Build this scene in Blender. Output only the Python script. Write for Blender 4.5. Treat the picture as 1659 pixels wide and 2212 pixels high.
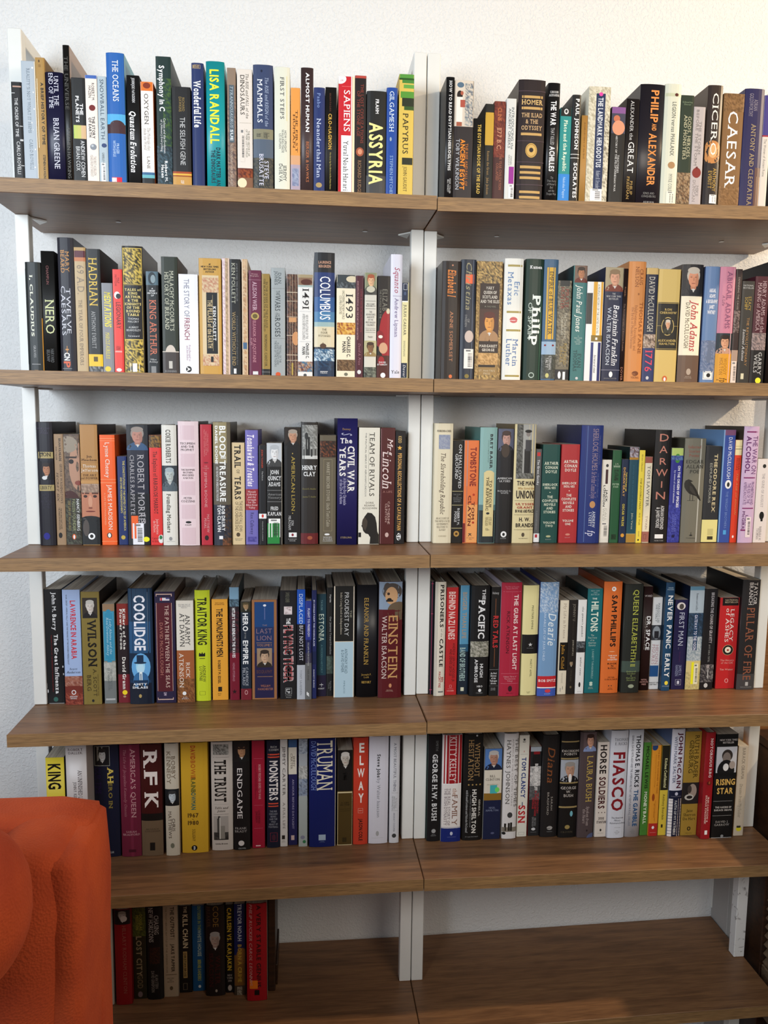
import bpy, bmesh, math, random
from mathutils import Matrix, Vector

for o in list(bpy.data.objects):
    bpy.data.objects.remove(o)
SC = bpy.context.scene
COL = SC.collection

# ------------------------------------------------------------------ camera
CAM_R=[[0.994832, 0.10153, -0.00059], [-0.100748, 0.987859, 0.118252], [0.012589, -0.117581, 0.992983]]
CAM_POS=[-0.24857, -1.5194, 0.08623]
FOCAL=1716.220
cam_data = bpy.data.cameras.new('camera')
cam_data.sensor_fit = 'VERTICAL'
cam_data.sensor_height = 36.0
cam_data.lens = FOCAL * 36.0 / 2212.0
cam_data.clip_start = 0.02
cam = bpy.data.objects.new('camera', cam_data)
COL.objects.link(cam)
rt, fw, up = [Vector([CAM_R[r][c] for r in range(3)]) for c in range(3)]
mw = Matrix.Identity(4)
for r in range(3):
    mw[r][0] = rt[r]
    mw[r][1] = up[r]
    mw[r][2] = -fw[r]
    mw[r][3] = CAM_POS[r]
cam.matrix_world = mw
SC.camera = cam

# ------------------------------------------------------------------ light and exposure
SC.view_settings.view_transform = 'Standard'
SC.view_settings.look = 'None'
SC.view_settings.gamma = 1.0
SC.view_settings.use_curve_mapping = False
SC.view_settings.exposure = 0.0

world = bpy.data.worlds.new('room_light')
world.use_nodes = True
SC.world = world
bg = world.node_tree.nodes['Background']
bg.inputs[0].default_value = (1.0, 0.97, 0.93, 1)
bg.inputs[1].default_value = 0.16

def add_light(name, kind, loc, power, color, size=0.1, aim=None, size_y=None):
    d = bpy.data.lights.new(name, kind)
    d.energy = power
    d.color = color
    if kind == 'AREA':
        d.size = size
        d.spread = math.radians(125)
        if size_y:
            d.shape = 'RECTANGLE'
            d.size_y = size_y
    else:
        d.shadow_soft_size = size
    o = bpy.data.objects.new(name, d)
    COL.objects.link(o)
    o.location = loc
    if aim:
        v = Vector(aim) - Vector(loc)
        o.rotation_euler = v.to_track_quat('-Z', 'Y').to_euler()
    return o

add_light('ceiling_lamp', 'POINT', (2.2, -0.41, 1.28), 155, (1.0, 0.76, 0.49), 0.05)
add_light('window_daylight', 'AREA', (-1.5, -1.75, 0.55), 25, (0.82, 0.91, 1.0), 1.0, (-0.15, 0.3, 0.50), 1.0)
add_light('front_fill', 'AREA', (0.7, -1.85, 0.6), 11, (1.0, 0.90, 0.78), 0.8, (0.4, 0.3, 0.5), 0.8)  # added warm fill from the front to brighten under the boards, no real lamp

# ------------------------------------------------------------------ colour helpers
def lin1(v):
    return v / 12.92 if v <= 0.04045 else ((v + 0.055) / 1.055) ** 2.4

def rgb(h, gain=1.0):
    if len(h) == 3:
        h = h[0] * 2 + h[1] * 2 + h[2] * 2
    return tuple(min(0.9, (lin1(int(h[i:i + 2], 16) / 255.0) ** 1.1) * gain) for i in (0, 2, 4)) + (1.0,)

# ------------------------------------------------------------------ materials
def new_mat(name, rough=0.5):
    m = bpy.data.materials.new(name)
    m.use_nodes = True
    b = m.node_tree.nodes['Principled BSDF']
    b.inputs['Roughness'].default_value = rough
    return m, m.node_tree.nodes, m.node_tree.links, b

def print_mat(name, rough, coat=0.0):
    m, n, l, b = new_mat(name, rough)
    a = n.new('ShaderNodeVertexColor')
    a.layer_name = 'Col'
    l.new(a.outputs[0], b.inputs['Base Color'])
    b.inputs['Specular IOR Level'].default_value = 0.36
    b.inputs['Coat Weight'].default_value = coat
    b.inputs['Coat Roughness'].default_value = 0.22
    return m

M_GLOSS = print_mat('glossy_jacket', 0.42, 0.12)
M_MATTE = print_mat('paper_cover', 0.52, 0.0)
M_INK = print_mat('spine_ink', 0.48, 0.04)
M_STICK = print_mat('sticker_paper', 0.6)

def coords(n, kind='Object'):
    return n.new('ShaderNodeTexCoord').outputs[kind]

def wood_mat(name, c1, c2, c3, scale=1.0, rough=0.42, fine=0.45):
    m, n, l, b = new_mat(name, rough)
    mp = n.new('ShaderNodeMapping')
    mp.inputs['Scale'].default_value = (1.6 * scale, 22 * scale, 38 * scale)
    l.new(coords(n), mp.inputs[0])
    t1 = n.new('ShaderNodeTexNoise')
    t1.inputs['Scale'].default_value = 3.0
    t1.inputs['Detail'].default_value = 7
    t1.inputs['Distortion'].default_value = 0.9
    l.new(mp.outputs[0], t1.inputs['Vector'])
    mp2 = n.new('ShaderNodeMapping')
    mp2.inputs['Scale'].default_value = (5 * scale, 160 * scale, 240 * scale)
    l.new(coords(n), mp2.inputs[0])
    t2 = n.new('ShaderNodeTexNoise')
    t2.inputs['Scale'].default_value = 4.0
    t2.inputs['Detail'].default_value = 3
    l.new(mp2.outputs[0], t2.inputs['Vector'])
    r = n.new('ShaderNodeValToRGB')
    r.color_ramp.elements[0].position = 0.30
    r.color_ramp.elements[1].position = 0.72
    r.color_ramp.elements[0].color = rgb(c1)
    r.color_ramp.elements[1].color = rgb(c3)
    e = r.color_ramp.elements.new(0.5)
    e.color = rgb(c2)
    l.new(t1.outputs[0], r.inputs[0])
    mx = n.new('ShaderNodeMix')
    mx.data_type = 'RGBA'
    mx.blend_type = 'MULTIPLY'
    mx.inputs['Factor'].default_value = fine
    r2 = n.new('ShaderNodeValToRGB')
    r2.color_ramp.elements[0].position = 0.36
    r2.color_ramp.elements[1].position = 0.56
    r2.color_ramp.elements[0].color = (0.42, 0.38, 0.34, 1)
    r2.color_ramp.elements[1].color = (1, 1, 1, 1)
    l.new(t2.outputs[0], r2.inputs[0])
    l.new(r.outputs[0], mx.inputs['A'])
    l.new(r2.outputs[0], mx.inputs['B'])
    l.new(mx.outputs['Result'], b.inputs['Base Color'])
    bp = n.new('ShaderNodeBump')
    bp.inputs['Strength'].default_value = 0.25
    bp.inputs['Distance'].default_value = 0.0006
    l.new(t2.outputs[0], bp.inputs['Height'])
    l.new(bp.outputs[0], b.inputs['Normal'])
    return m

M_WOOD = wood_mat('shelf_walnut_laminate', '74553c', '8a6648', '9a7451')
M_EDGE = wood_mat('shelf_edge_band', '8a6e4c', '9a7a54', 'aa885c', 1.6, 0.5, 0.7)
M_DARK = wood_mat('dark_cabinet_wood', '2c1a0e', '3c2413', '4a2e1a', 1.0, 0.4)
M_LOUV = wood_mat('louver_slat_wood', '5c4a3a', '75614c', '8a7560', 1.0, 0.5)
M_TAN = wood_mat('tan_door_wood', '8a6038', '9c6f45', 'ac7f52', 1.0, 0.45)

def plaster(name, col, strength=0.55):
    m, n, l, b = new_mat(name, 0.72)
    t = n.new('ShaderNodeTexNoise')
    t.inputs['Scale'].default_value = 170
    t.inputs['Detail'].default_value = 3
    t.inputs['Distortion'].default_value = 0.6
    l.new(coords(n), t.inputs['Vector'])
    r = n.new('ShaderNodeValToRGB')
    r.color_ramp.elements[0].position = 0.45
    r.color_ramp.elements[1].position = 0.72
    l.new(t.outputs[0], r.inputs[0])
    bp = n.new('ShaderNodeBump')
    bp.inputs['Strength'].default_value = strength
    bp.inputs['Distance'].default_value = 0.0016
    l.new(r.outputs[0], bp.inputs['Height'])
    l.new(bp.outputs[0], b.inputs['Normal'])
    b.inputs['Base Color'].default_value = col
    return m

M_WALL = plaster('orange_peel_plaster', (0.80, 0.80, 0.79, 1))
M_STUB = plaster('shaded_white_panel', (0.42, 0.40, 0.38, 1), 0.2)  # white-painted panel, the grey of its shade is put into the colour

def plain(name, col, rough=0.4, metal=0.0):
    m, n, l, b = new_mat(name, rough)
    t = n.new('ShaderNodeTexNoise')
    t.inputs['Scale'].default_value = 40
    l.new(coords(n), t.inputs['Vector'])
    mx = n.new('ShaderNodeMix')
    mx.data_type = 'RGBA'
    mx.inputs['A'].default_value = tuple(c * 0.94 for c in col[:3]) + (1,)
    mx.inputs['B'].default_value = col
    l.new(t.outputs[0], mx.inputs['Factor'])
    l.new(mx.outputs['Result'], b.inputs['Base Color'])
    b.inputs['Metallic'].default_value = metal
    return m

M_WHITE = plain('white_powder_coat', (0.80, 0.80, 0.76, 1), 0.38)
M_STEEL = plain('steel_screw', (0.6, 0.6, 0.6, 1), 0.35, 0.8)
M_KNOB = plain('dark_olive_plastic', (0.045, 0.045, 0.032, 1), 0.35)
M_FLOOR = wood_mat('floor_boards_wood', '6c4c34', '7c5a40', '8a684c', 0.6)

def scuffed():
    m, n, l, b = new_mat('scuffed_white_paint', 0.5)
    t = n.new('ShaderNodeTexNoise')
    t.inputs['Scale'].default_value = 26
    t.inputs['Detail'].default_value = 6
    t.inputs['Distortion'].default_value = 2.5
    l.new(coords(n), t.inputs['Vector'])
    r = n.new('ShaderNodeValToRGB')
    r.color_ramp.elements[0].position = 0.33
    r.color_ramp.elements[1].position = 0.40
    r.color_ramp.elements[0].color = (0.35, 0.33, 0.32, 1)
    r.color_ramp.elements[1].color = (0.80, 0.79, 0.77, 1)
    l.new(t.outputs[0], r.inputs[0])
    l.new(r.outputs[0], b.inputs['Base Color'])
    return m

M_SCUFF = scuffed()

def pages_mat():
    m, n, l, b = new_mat('page_edges', 0.75)
    mp = n.new('ShaderNodeMapping')
    mp.inputs['Scale'].default_value = (900, 6, 6)
    l.new(coords(n), mp.inputs[0])
    t = n.new('ShaderNodeTexNoise')
    t.inputs['Scale'].default_value = 1.0
    t.inputs['Detail'].default_value = 2
    l.new(mp.outputs[0], t.inputs['Vector'])
    r = n.new('ShaderNodeValToRGB')
    r.color_ramp.elements[0].position = 0.3
    r.color_ramp.elements[1].position = 0.7
    r.color_ramp.elements[0].color = rgb('a2988a')
    r.color_ramp.elements[1].color = rgb('d8d0c2')
    l.new(t.outputs[0], r.inputs[0])
    l.new(r.outputs[0], b.inputs['Base Color'])
    bp = n.new('ShaderNodeBump')
    bp.inputs['Strength'].default_value = 0.3
    bp.inputs['Distance'].default_value = 0.0004
    l.new(t.outputs[0], bp.inputs['Height'])
    l.new(bp.outputs[0], b.inputs['Normal'])
    return m

M_PAGES = pages_mat()

def fabric():
    m, n, l, b = new_mat('orange_chenille_fabric', 0.9)
    big = n.new('ShaderNodeTexNoise')
    big.inputs['Scale'].default_value = 9
    big.inputs['Detail'].default_value = 4
    l.new(coords(n), big.inputs['Vector'])
    r = n.new('ShaderNodeValToRGB')
    r.color_ramp.elements[0].position = 0.32
    r.color_ramp.elements[1].position = 0.70
    r.color_ramp.elements[0].color = rgb('963612')
    r.color_ramp.elements[1].color = rgb('b24c1c')
    l.new(big.outputs[0], r.inputs[0])
    l.new(r.outputs[0], b.inputs['Base Color'])
    v = n.new('ShaderNodeTexVoronoi')
    v.inputs['Scale'].default_value = 330
    l.new(coords(n), v.inputs['Vector'])
    bp = n.new('ShaderNodeBump')
    bp.inputs['Strength'].default_value = 0.55
    bp.inputs['Distance'].default_value = 0.0012
    l.new(v.outputs['Distance'], bp.inputs['Height'])
    l.new(bp.outputs[0], b.inputs['Normal'])
    b.inputs['Sheen Weight'].default_value = 0.35
    b.inputs['Sheen Roughness'].default_value = 0.5
    b.inputs['Sheen Tint'].default_value = rgb('c06030')
    return m

M_FABRIC = fabric()

# ------------------------------------------------------------------ object helpers
def link_mesh(name, me, parent=None, mats=()):
    for m in mats:
        me.materials.append(m)
    o = bpy.data.objects.new(name, me)
    COL.objects.link(o)
    if parent:
        o.parent = parent
    return o

def from_bm(name, bm, mat, parent=None, loc=None, smooth=False):
    me = bpy.data.meshes.new(name)
    bm.to_mesh(me)
    bm.free()
    if smooth:
        for p in me.polygons:
            p.use_smooth = True
    o = link_mesh(name, me, parent, [mat])
    if loc:
        o.location = loc
    return o

def empty(name, loc, parent=None):
    o = bpy.data.objects.new(name, None)
    o.empty_display_size = 0.02
    COL.objects.link(o)
    o.location = loc
    if parent:
        o.parent = parent
    return o

def tag(o, label, cat, group=None):
    o['label'] = label
    o['category'] = cat
    if group:
        o['group'] = group
    return o

def bevel(bm, w, seg=1):
    if w > 0:
        bmesh.ops.bevel(bm, geom=list(bm.edges), offset=w, segments=seg, affect='EDGES', profile=0.6)

def box_bm(x0, x1, y0, y1, z0, z1, bev=0.0, seg=1):
    bm = bmesh.new()
    bmesh.ops.create_cube(bm, size=1.0)
    for v in bm.verts:
        v.co = Vector((x0 if v.co.x < 0 else x1, y0 if v.co.y < 0 else y1, z0 if v.co.z < 0 else z1))
    bevel(bm, bev, seg)
    return bm

def box(name, x0, x1, y0, y1, z0, z1, mat, parent=None, bev=0.0, seg=1, origin=None):
    bm = box_bm(x0, x1, y0, y1, z0, z1, bev, seg)
    return from_bm(name, bm, mat, parent)

def structure(o):
    o['kind'] = 'structure'
    return o

# ------------------------------------------------------------------ room shell
WALL_Y = 0.3226
FLOOR_Z = -1.62
structure(box('wall_back', -3.2, 3.4, WALL_Y, WALL_Y + 0.12, FLOOR_Z, 2.0, M_WALL))
structure(box('floor', -3.2, 3.4, -3.2, WALL_Y, FLOOR_Z - 0.1, FLOOR_Z, M_FLOOR))
stub = structure(box('wall_right', 0.813, 0.832, 0.246, WALL_Y, FLOOR_Z, -0.70, M_STUB, None, 0.001))
caulk = structure(box('trim_1', 0.8105, 0.8135, WALL_Y - 0.006, WALL_Y, -1.17, -0.70, M_WHITE, None, 0.001))

# tan wooden door casing on the back wall at the far right
door = structure(empty('door_1', (0.93, WALL_Y, FLOOR_Z)))
box('door_casing', -0.055, 0.02, -0.02, 0.0, 0.0, 2.06, M_TAN, door, 0.004, 2)
box('door_leaf', 0.022, 0.75, -0.012, 0.0, 0.0, 2.0, M_TAN, door, 0.002)

# ------------------------------------------------------------------ bookcases
BOARDS={(1, 0): [0.49821, -0.00155], (1, 1): [0.49615, 0.0123], (2, 0): [0.16174, -0.00334], (2, 1): [0.1617, 0.00461], (3, 0): [-0.17957, 0.00291], (3, 1): [-0.17917, -0.00224], (4, 0): [-0.52091, 0.00273], (4, 1): [-0.51897, -0.00544], (5, 0): [-0.85644, 0.0102], (5, 1): [-0.8576, -0.00528], (6, 0): [-1.20411, -0.004], (6, 1): [-1.20411, 0.01391]}
T_BOARD = 0.0258
DEPTH = 0.3178
POST_Y0, POST_Y1 = 0.1584, 0.1828
BACK_Y0, BACK_Y1 = 0.2935, 0.3178

def board_mesh(name, x0, x1, c, mat, y0, y1, zt, zb, parent, bev=0.0012):
    # a slab whose height follows c[0] + c[1] * x (the real boards sit a hair off level)
    bm = box_bm(x0, x1, y0, y1, zb, zt, 0)
    bevel(bm, bev, 1)
    for v in bm.verts:
        v.co.z += c[0] + c[1] * v.co.x
    return from_bm(name, bm, mat, parent)

def bookcase(side, label):
    root = empty('bookcase', (0, 0, 0))
    tag(root, label, 'bookcase', None)
    xl, xr = ((-0.8108, -0.0008) if side == 0 else (0.0008, 0.8100))
    for i in range(1, 7):
        c = BOARDS[(i, side)]
        b = board_mesh('shelf_board', xl, xr, c, M_WOOD, 0.0009, DEPTH, 0.0, -T_BOARD, root)
        board_mesh('edge_band', xl, xr, c, M_EDGE, 0.0, 0.0010, -0.0004, -T_BOARD + 0.0004, b, 0.0)
    # white metal loops: front post, back post and rails, passing the boards
    posts = ((-0.8110, -0.7850), (-0.0268, -0.0010)) if side == 0 else ((0.0010, 0.0270), (0.7838, 0.8100))
    top = 0.8165
    for (a, b) in posts:
        mid = (a + b) / 2
        levels = [top] + [BOARDS[(i, side)][0] + BOARDS[(i, side)][1] * mid for i in range(1, 7)] + [FLOOR_Z + T_BOARD]
        for k in range(len(levels) - 1):
            zt = levels[k] - (T_BOARD + 0.0015 if k else 0.0)
            zb = levels[k + 1] + 0.0006 if k < len(levels) - 2 else FLOOR_Z
            last = (k == 5 and side == 1 and a > 0.7)
            pm = M_SCUFF if last else M_WHITE
            zf = levels[k] - T_BOARD - 0.0002 if k else top
            box('post', a, b, POST_Y0, POST_Y1, zb, zf, pm, root, 0.0012)
            if k == 0:
                box('top_rail', a, b, POST_Y1, DEPTH, top - 0.0245, top, M_WHITE, root, 0.0012)
            if k < len(levels) - 1 and k > 0:
                # small gusset bracket under each board
                inner = b if a < -0.7 or (0 < a < 0.1) else a
                s = 1 if inner == b else -1
                bm = bmesh.new()
                z0 = zf - 0.0004
                pts = [(inner, POST_Y1 - 0.006, z0), (inner + s * 0.022, POST_Y1 + 0.02, z0), (inner, POST_Y1 + 0.046, z0)]
                lo = [bm.verts.new((x, y, z - 0.003)) for x, y, z in pts]
                hi = [bm.verts.new((x, y, z)) for x, y, z in pts]
                bm.faces.new(lo)
                bm.faces.new(hi[::-1])
                for q in range(3):
                    bm.faces.new((lo[q], lo[(q + 1) % 3], hi[(q + 1) % 3], hi[q]))
                bmesh.ops.recalc_face_normals(bm, faces=bm.faces)
                from_bm('bracket', bm, M_WHITE, root)
    for i in (1, 2):
        c = BOARDS[(i, side)]
        for x in ((-0.12, -0.62) if side == 0 else (0.66, 0.16)):
            bm = bmesh.new()
            bmesh.ops.create_cone(bm, cap_ends=True, segments=14, radius1=0.0055, radius2=0.0045, depth=0.0012)
            z = c[0] + c[1] * x - T_BOARD - 0.0006
            bmesh.ops.translate(bm, verts=bm.verts, vec=(x, 0.19, z))
            from_bm('screw_head', bm, M_STEEL, root)
    return root

bookcase(0, 'left walnut-board bookcase with white metal posts, its lower end behind the orange chair')
bookcase(1, 'right walnut-board bookcase with white metal posts, its bottom shelf empty')

# ------------------------------------------------------------------ glyphs
GL = {}
def glyph(ch, bold):
    key = (ch, bold)
    if key in GL:
        return GL[key]
    cu = bpy.data.curves.new('glyph', 'FONT')
    cu.body = ch
    cu.resolution_u = 2
    cu.offset = 0.0 if ch == 'M' else ((0.020 if ch in 'Wmw' else 0.028) if bold else 0.002)
    cu.fill_mode = 'BOTH'
    o = bpy.data.objects.new('glyph', cu)
    COL.objects.link(o)
    bpy.context.view_layer.update()
    dg = bpy.context.evaluated_depsgraph_get()
    me = bpy.data.meshes.new_from_object(o.evaluated_get(dg))
    bm = bmesh.new()
    bm.from_mesh(me)
    outline = [(tuple(e.verts[0].co.xy), tuple(e.verts[1].co.xy)) for e in bm.edges if len(e.link_faces) == 1]
    # extra cuts let the flat letters follow a rounded spine
    for ax, n in ((1, 5), (0, 3)):
        for q in range(1, n + 1):
            co = [0.0, 0.0, 0.0]
            co[ax] = q * (0.73 / (n + 1)) if ax else q * 0.16
            no = [0.0, 0.0, 0.0]
            no[ax] = 1.0
            bmesh.ops.bisect_plane(bm, geom=list(bm.verts) + list(bm.edges) + list(bm.faces), plane_co=co, plane_no=no, dist=0.0005)
    bm.verts.index_update()
    vs = [(v.co.x, v.co.y) for v in bm.verts]
    fs = [tuple(v.index for v in p.verts) for p in bm.faces]
    bm.free()
    bpy.data.objects.remove(o)
    bpy.data.curves.remove(cu)
    bpy.data.meshes.remove(me)
    if not vs:
        GL[key] = ([], [], 0.28, [])
        return GL[key]
    if bold and ch == 'M':
        n0 = len(vs)
        vs = [(x - 0.026, y) for x, y in vs] + [(x + 0.026, y) for x, y in vs]
        fs = fs + [tuple(n0 + q for q in f) for f in fs]
    x0 = min(v[0] for v in vs)
    x1 = max(v[0] for v in vs)
    vs = [(v[0] - x0, v[1]) for v in vs]
    # serif feet: short flat outline edges lying on the base, x or cap line
    ymax = max(v[1] for v in vs)
    ymin = min(v[1] for v in vs)
    feet = []
    for a, b in outline:
        a, b = (a[0] - x0, a[1]), (b[0] - x0, b[1])
        if abs(a[1] - b[1]) < 0.004 and 0.03 < abs(a[0] - b[0]) < 0.21:
            y = a[1]
            if min(abs(y - ymax), abs(y - ymin)) < 0.02 and ch.isalnum():
                feet.append((min(a[0], b[0]), max(a[0], b[0]), y, y > (ymax + ymin) / 2))
    GL[key] = (vs, fs, x1 - x0, feet)
    return GL[key]

def layout(text, style):
    """verts, faces and width of one line; cap height scaled to 1"""
    bold = style in 'bSIc'
    serif = style in 'sSiI'
    ital = style in 'iI'
    cap = 0.73 if not bold else 0.77
    x = 0.0
    V, F = [], []
    for ch in text:
        if ch == ' ':
            x += 0.27
            continue
        vs, fs, w, feet = glyph(ch, bold)
        base = len(V)
        V += [((vx + x), vy) for vx, vy in vs]
        F += [tuple(base + q for q in f) for f in fs]
        if serif:
            for a, b, y, top in feet:
                h = 0.05 if not bold else 0.07
                y0, y1 = (y - h, y + 0.004) if top else (y - 0.004, y + h)
                base = len(V)
                V += [(x + a - 0.06, y0), (x + b + 0.06, y0), (x + b + 0.06, y1), (x + a - 0.06, y1)]
                F.append((base, base + 1, base + 2, base + 3))
        x += w + (0.13 if serif else 0.10)
    w = max(0.01, x - 0.1)
    if ital:
        V = [(a + 0.24 * b, b) for a, b in V]
    V = [(a, b / cap) for a, b in V]
    return V, F, w

# ------------------------------------------------------------------ flat print buffers
class Ink:
    def __init__(self):
        self.v = []
        self.f = []
        self.c = []
        self.z = []

    def add(self, pts, faces, cols, lift):
        b = len(self.v)
        self.v += pts
        self.f += [tuple(b + q for q in f) for f in faces]
        self.c += cols
        self.z += [lift] * len(pts)

def grid(buf, a, b, u0, u1, colf, lift, nu=6, nv=1):
    pts, cols, faces = [], [], []
    for j in range(nv + 1):
        for i in range(nu + 1):
            pts.append((u0 + (u1 - u0) * i / nu, a + (b - a) * j / nv))
            cols.append(colf(i, j))
    for j in range(nv):
        for i in range(nu):
            q = j * (nu + 1) + i
            faces.append((q, q + 1, q + nu + 2, q + nu + 1))
    buf.add(pts, faces, cols, lift)

def rect(buf, a, b, u0, u1, col, lift):
    n = max(1, int(round((u1 - u0) * 6)))
    grid(buf, a, b, u0, u1, lambda i, j: col, lift, n, 1)

def clampu(u, lo=0.0, hi=1.0):
    return max(lo, min(hi, u))

def ellipse(buf, a, b, u0, u1, col, lift, lim=(0, 9), half=None):
    # half ring of polar cells, clipped to the spine by clamping
    cu, cz, ru, rz = (u0 + u1) / 2, (a + b) / 2, abs(u1 - u0) / 2, abs(a - b) / 2
    pts, faces = [(clampu(cu), clampu(cz, *lim))], []
    n = 20
    for k in (1, 2, 3):
        for i in range(n):
            t = 2 * math.pi * i / n
            pts.append((clampu(cu + ru * k / 3 * math.cos(t)), clampu(cz + rz * k / 3 * math.sin(t), *lim)))
    for i in range(n):
        faces.append((0, 1 + i, 1 + (i + 1) % n))
        for k in (0, 1):
            p, q = 1 + k * n, 1 + (k + 1) * n
            faces.append((p + i, q + i, q + (i + 1) % n, p + (i + 1) % n))
    buf.add(pts, faces, [col] * len(pts), lift)

def star(buf, a, b, u0, u1, col, lift):
    cu, cz, ru, rz = (u0 + u1) / 2, (a + b) / 2, abs(u1 - u0) / 2, abs(a - b) / 2
    pts = [(cu, cz)]
    for i in range(10):
        r = 1.0 if i % 2 == 0 else 0.42
        t = math.pi / 2 + math.pi * i / 5
        pts.append((cu + ru * r * math.cos(t), cz + rz * r * math.sin(t)))
    buf.add(pts, [(0, 1 + i, 1 + (i + 1) % 10) for i in range(10)], [col] * 11, lift)

def poly(buf, a, b, u0, u1, col, nums, lift):
    # a filled silhouette; corners in hundredths of its frame
    pts = [(u0 + (u1 - u0) * nums[i] / 100.0, a - (a - b) * nums[i + 1] / 100.0) for i in range(0, len(nums), 2)]
    bm = bmesh.new()
    vs = [bm.verts.new((p[0], p[1], 0)) for p in pts]
    f = bm.faces.new(vs)
    bmesh.ops.triangulate(bm, faces=[f])
    for q in range(1, 8):
        bmesh.ops.bisect_plane(bm, geom=list(bm.verts) + list(bm.edges) + list(bm.faces), plane_co=(q / 8.0, 0, 0), plane_no=(1, 0, 0), dist=0.00001)
    bm.verts.index_update()
    out = [(v.co.x, v.co.y) for v in bm.verts]
    faces = [tuple(v.index for v in p.verts) for p in bm.faces]
    bm.free()
    buf.add(out, faces, [col] * len(out), lift)

def mixc(a, b, t):
    return tuple(a[i] * (1 - t) + b[i] * t for i in range(3)) + (1.0,)

def noise_pic(buf, a, b, u0, u1, cols, lift, rng, wmm):
    nu = max(3, int(wmm * (u1 - u0) / 2.4))
    nv = max(2, int((a - b) * 1000 / 2.6))
    vals = {}
    def f(i, j):
        k = (i, j)
        if k not in vals:
            t = rng.random()
            c = cols[0] if t < 0.42 else (cols[1] if t < 0.74 else cols[2])
            vals[k] = mixc(c, cols[int(rng.random() * 3)], rng.random() * 0.5)
        return vals[k]
    grid(buf, a, b, u0, u1, f, lift, nu, nv)

def portrait(buf, a, b, u0, u1, cols, lift, wm):
    bgc, face, hair, cloth = cols
    H = a - b
    W = (u1 - u0)
    s = 0.00004
    rect(buf, a, b, u0, u1, bgc, lift)
    lim = (b, a)
    wide = W * wm
    Hs = min(H, 1.5 * wide)
    sx = min(1.0, H / (1.05 * wide))
    def e(c0, c1, x0, x1, col, k):
        # c0..c1 from the top as a share of the head study, x0..x1 across it
        pts_buf = Ink()
        xa, xb = 0.5 + (x0 - 0.5) * sx, 0.5 + (x1 - 0.5) * sx
        ellipse(pts_buf, a - Hs * c0, a - Hs * c1, u0 + W * xa, u0 + W * xb, col, 0, lim)
        pts_buf.v = [(clampu(p[0], u0, u1), p[1]) for p in pts_buf.v]
        buf.add(pts_buf.v, pts_buf.f, pts_buf.c, lift + s * k)
    if H > Hs * 1.02:
        rect(buf, a - Hs * 0.97, b, u0, u1, cloth, lift + s)
    dark = mixc(face, (0.02, 0.01, 0.01, 1), 0.62)
    shade = mixc(face, (0.05, 0.02, 0.01, 1), 0.28)
    e(0.68, 1.45, -0.05, 1.05, cloth, 1)
    e(0.10, 0.60, 0.20, 0.82, hair, 2)
    e(0.58, 0.84, 0.38, 0.66, shade, 3)
    e(0.77, 0.88, 0.41, 0.63, (0.62, 0.60, 0.57, 1), 4)
    e(0.80, 1.10, 0.36, 0.52, cloth, 5)
    e(0.80, 1.10, 0.54, 0.70, cloth, 5)
    e(0.17, 0.72, 0.27, 0.76, face, 5)
    e(0.30, 0.70, 0.60, 0.76, shade, 6)
    e(0.08, 0.30, 0.22, 0.80, hair, 7)
    e(0.385, 0.415, 0.34, 0.45, dark, 8)
    e(0.385, 0.415, 0.56, 0.67, dark, 8)
    e(0.345, 0.362, 0.33, 0.46, mixc(hair, dark, 0.5), 8)
    e(0.345, 0.362, 0.55, 0.68, mixc(hair, dark, 0.5), 8)
    e(0.40, 0.53, 0.49, 0.56, shade, 8)
    e(0.585, 0.612, 0.42, 0.61, mixc(dark, (0.4, 0.08, 0.06, 1), 0.4), 8)

def text_block(buf, kind, a, b, u0, u1, col, style, text, lift, wm):
    lines = text.split('/')
    n = len(lines)
    L = [layout(t, style) for t in lines]
    wmax = max(q[2] for q in L)
    for k, (V, F, w) in enumerate(L):
        if not V:
            continue
        pts = []
        if kind == 'T':
            span = (u1 - u0) / n
            gap = 0.14 if n > 1 else 0.0
            uu0 = u1 - span * (k + 1) + span * gap / 2
            uh = span * (1 - gap)
            sc = (a - b) / wmax
            # very short words stay in proportion
            off = (wmax - w) / 2
            for x, y in V:
                pts.append((uu0 + uh * y, a - (x + off) * sc))
        else:
            span = (a - b) / n
            zz = a - span * (k + 1) + span * 0.16
            zh = span * (0.72 if n > 1 else 0.95)
            sc = (u1 - u0) / wmax
            nat = zh / 0.73 * 1.35 / wm     # do not stretch letters wider than this
            sc = min(sc, nat)
            off = ((u1 - u0) - w * sc) / 2
            for x, y in V:
                pts.append((u0 + off + x * sc, zz + zh * y))
        buf.add(pts, F, [col] * len(pts), lift)

# ------------------------------------------------------------------ books
def spine_y(u, bulge, power):
    return -bulge * (1 - abs(2 * u - 1) ** power)

def ink_object(name, buf, w, bulge, power, H, mat, parent):
    me = bpy.data.meshes.new(name)
    faces = [q for q in buf.f if all(-0.0006 < buf.v[i][1] < H + 0.002 for i in q)]
    vs = []
    for (u, z), lift in zip(buf.v, buf.z):
        uc = clampu(u, 0.004, 0.996)
        t = abs(2 * uc - 1)
        vs.append((uc * w - w / 2 + (lift if uc > 0.93 else (-lift if uc < 0.07 else 0)) * 0.6,
                   spine_y(uc, bulge, power) - lift, max(0.0002, min(H - 0.0002, z))))
    me.from_pydata(vs, [], faces)
    ca = me.color_attributes.new('Col', 'FLOAT_COLOR', 'POINT')
    flat = []
    for c in buf.c:
        flat.extend(c)
    ca.data.foreach_set('color', flat)
    me.update()
    return link_mesh(name, me, parent, [mat])

def paint(me, colors):
    ca = me.color_attributes.new('Col', 'FLOAT_COLOR', 'CORNER')
    flat = []
    for p in me.polygons:
        flat.extend(list(colors[p.index]) * p.loop_total)
    ca.data.foreach_set('color', flat)

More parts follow.
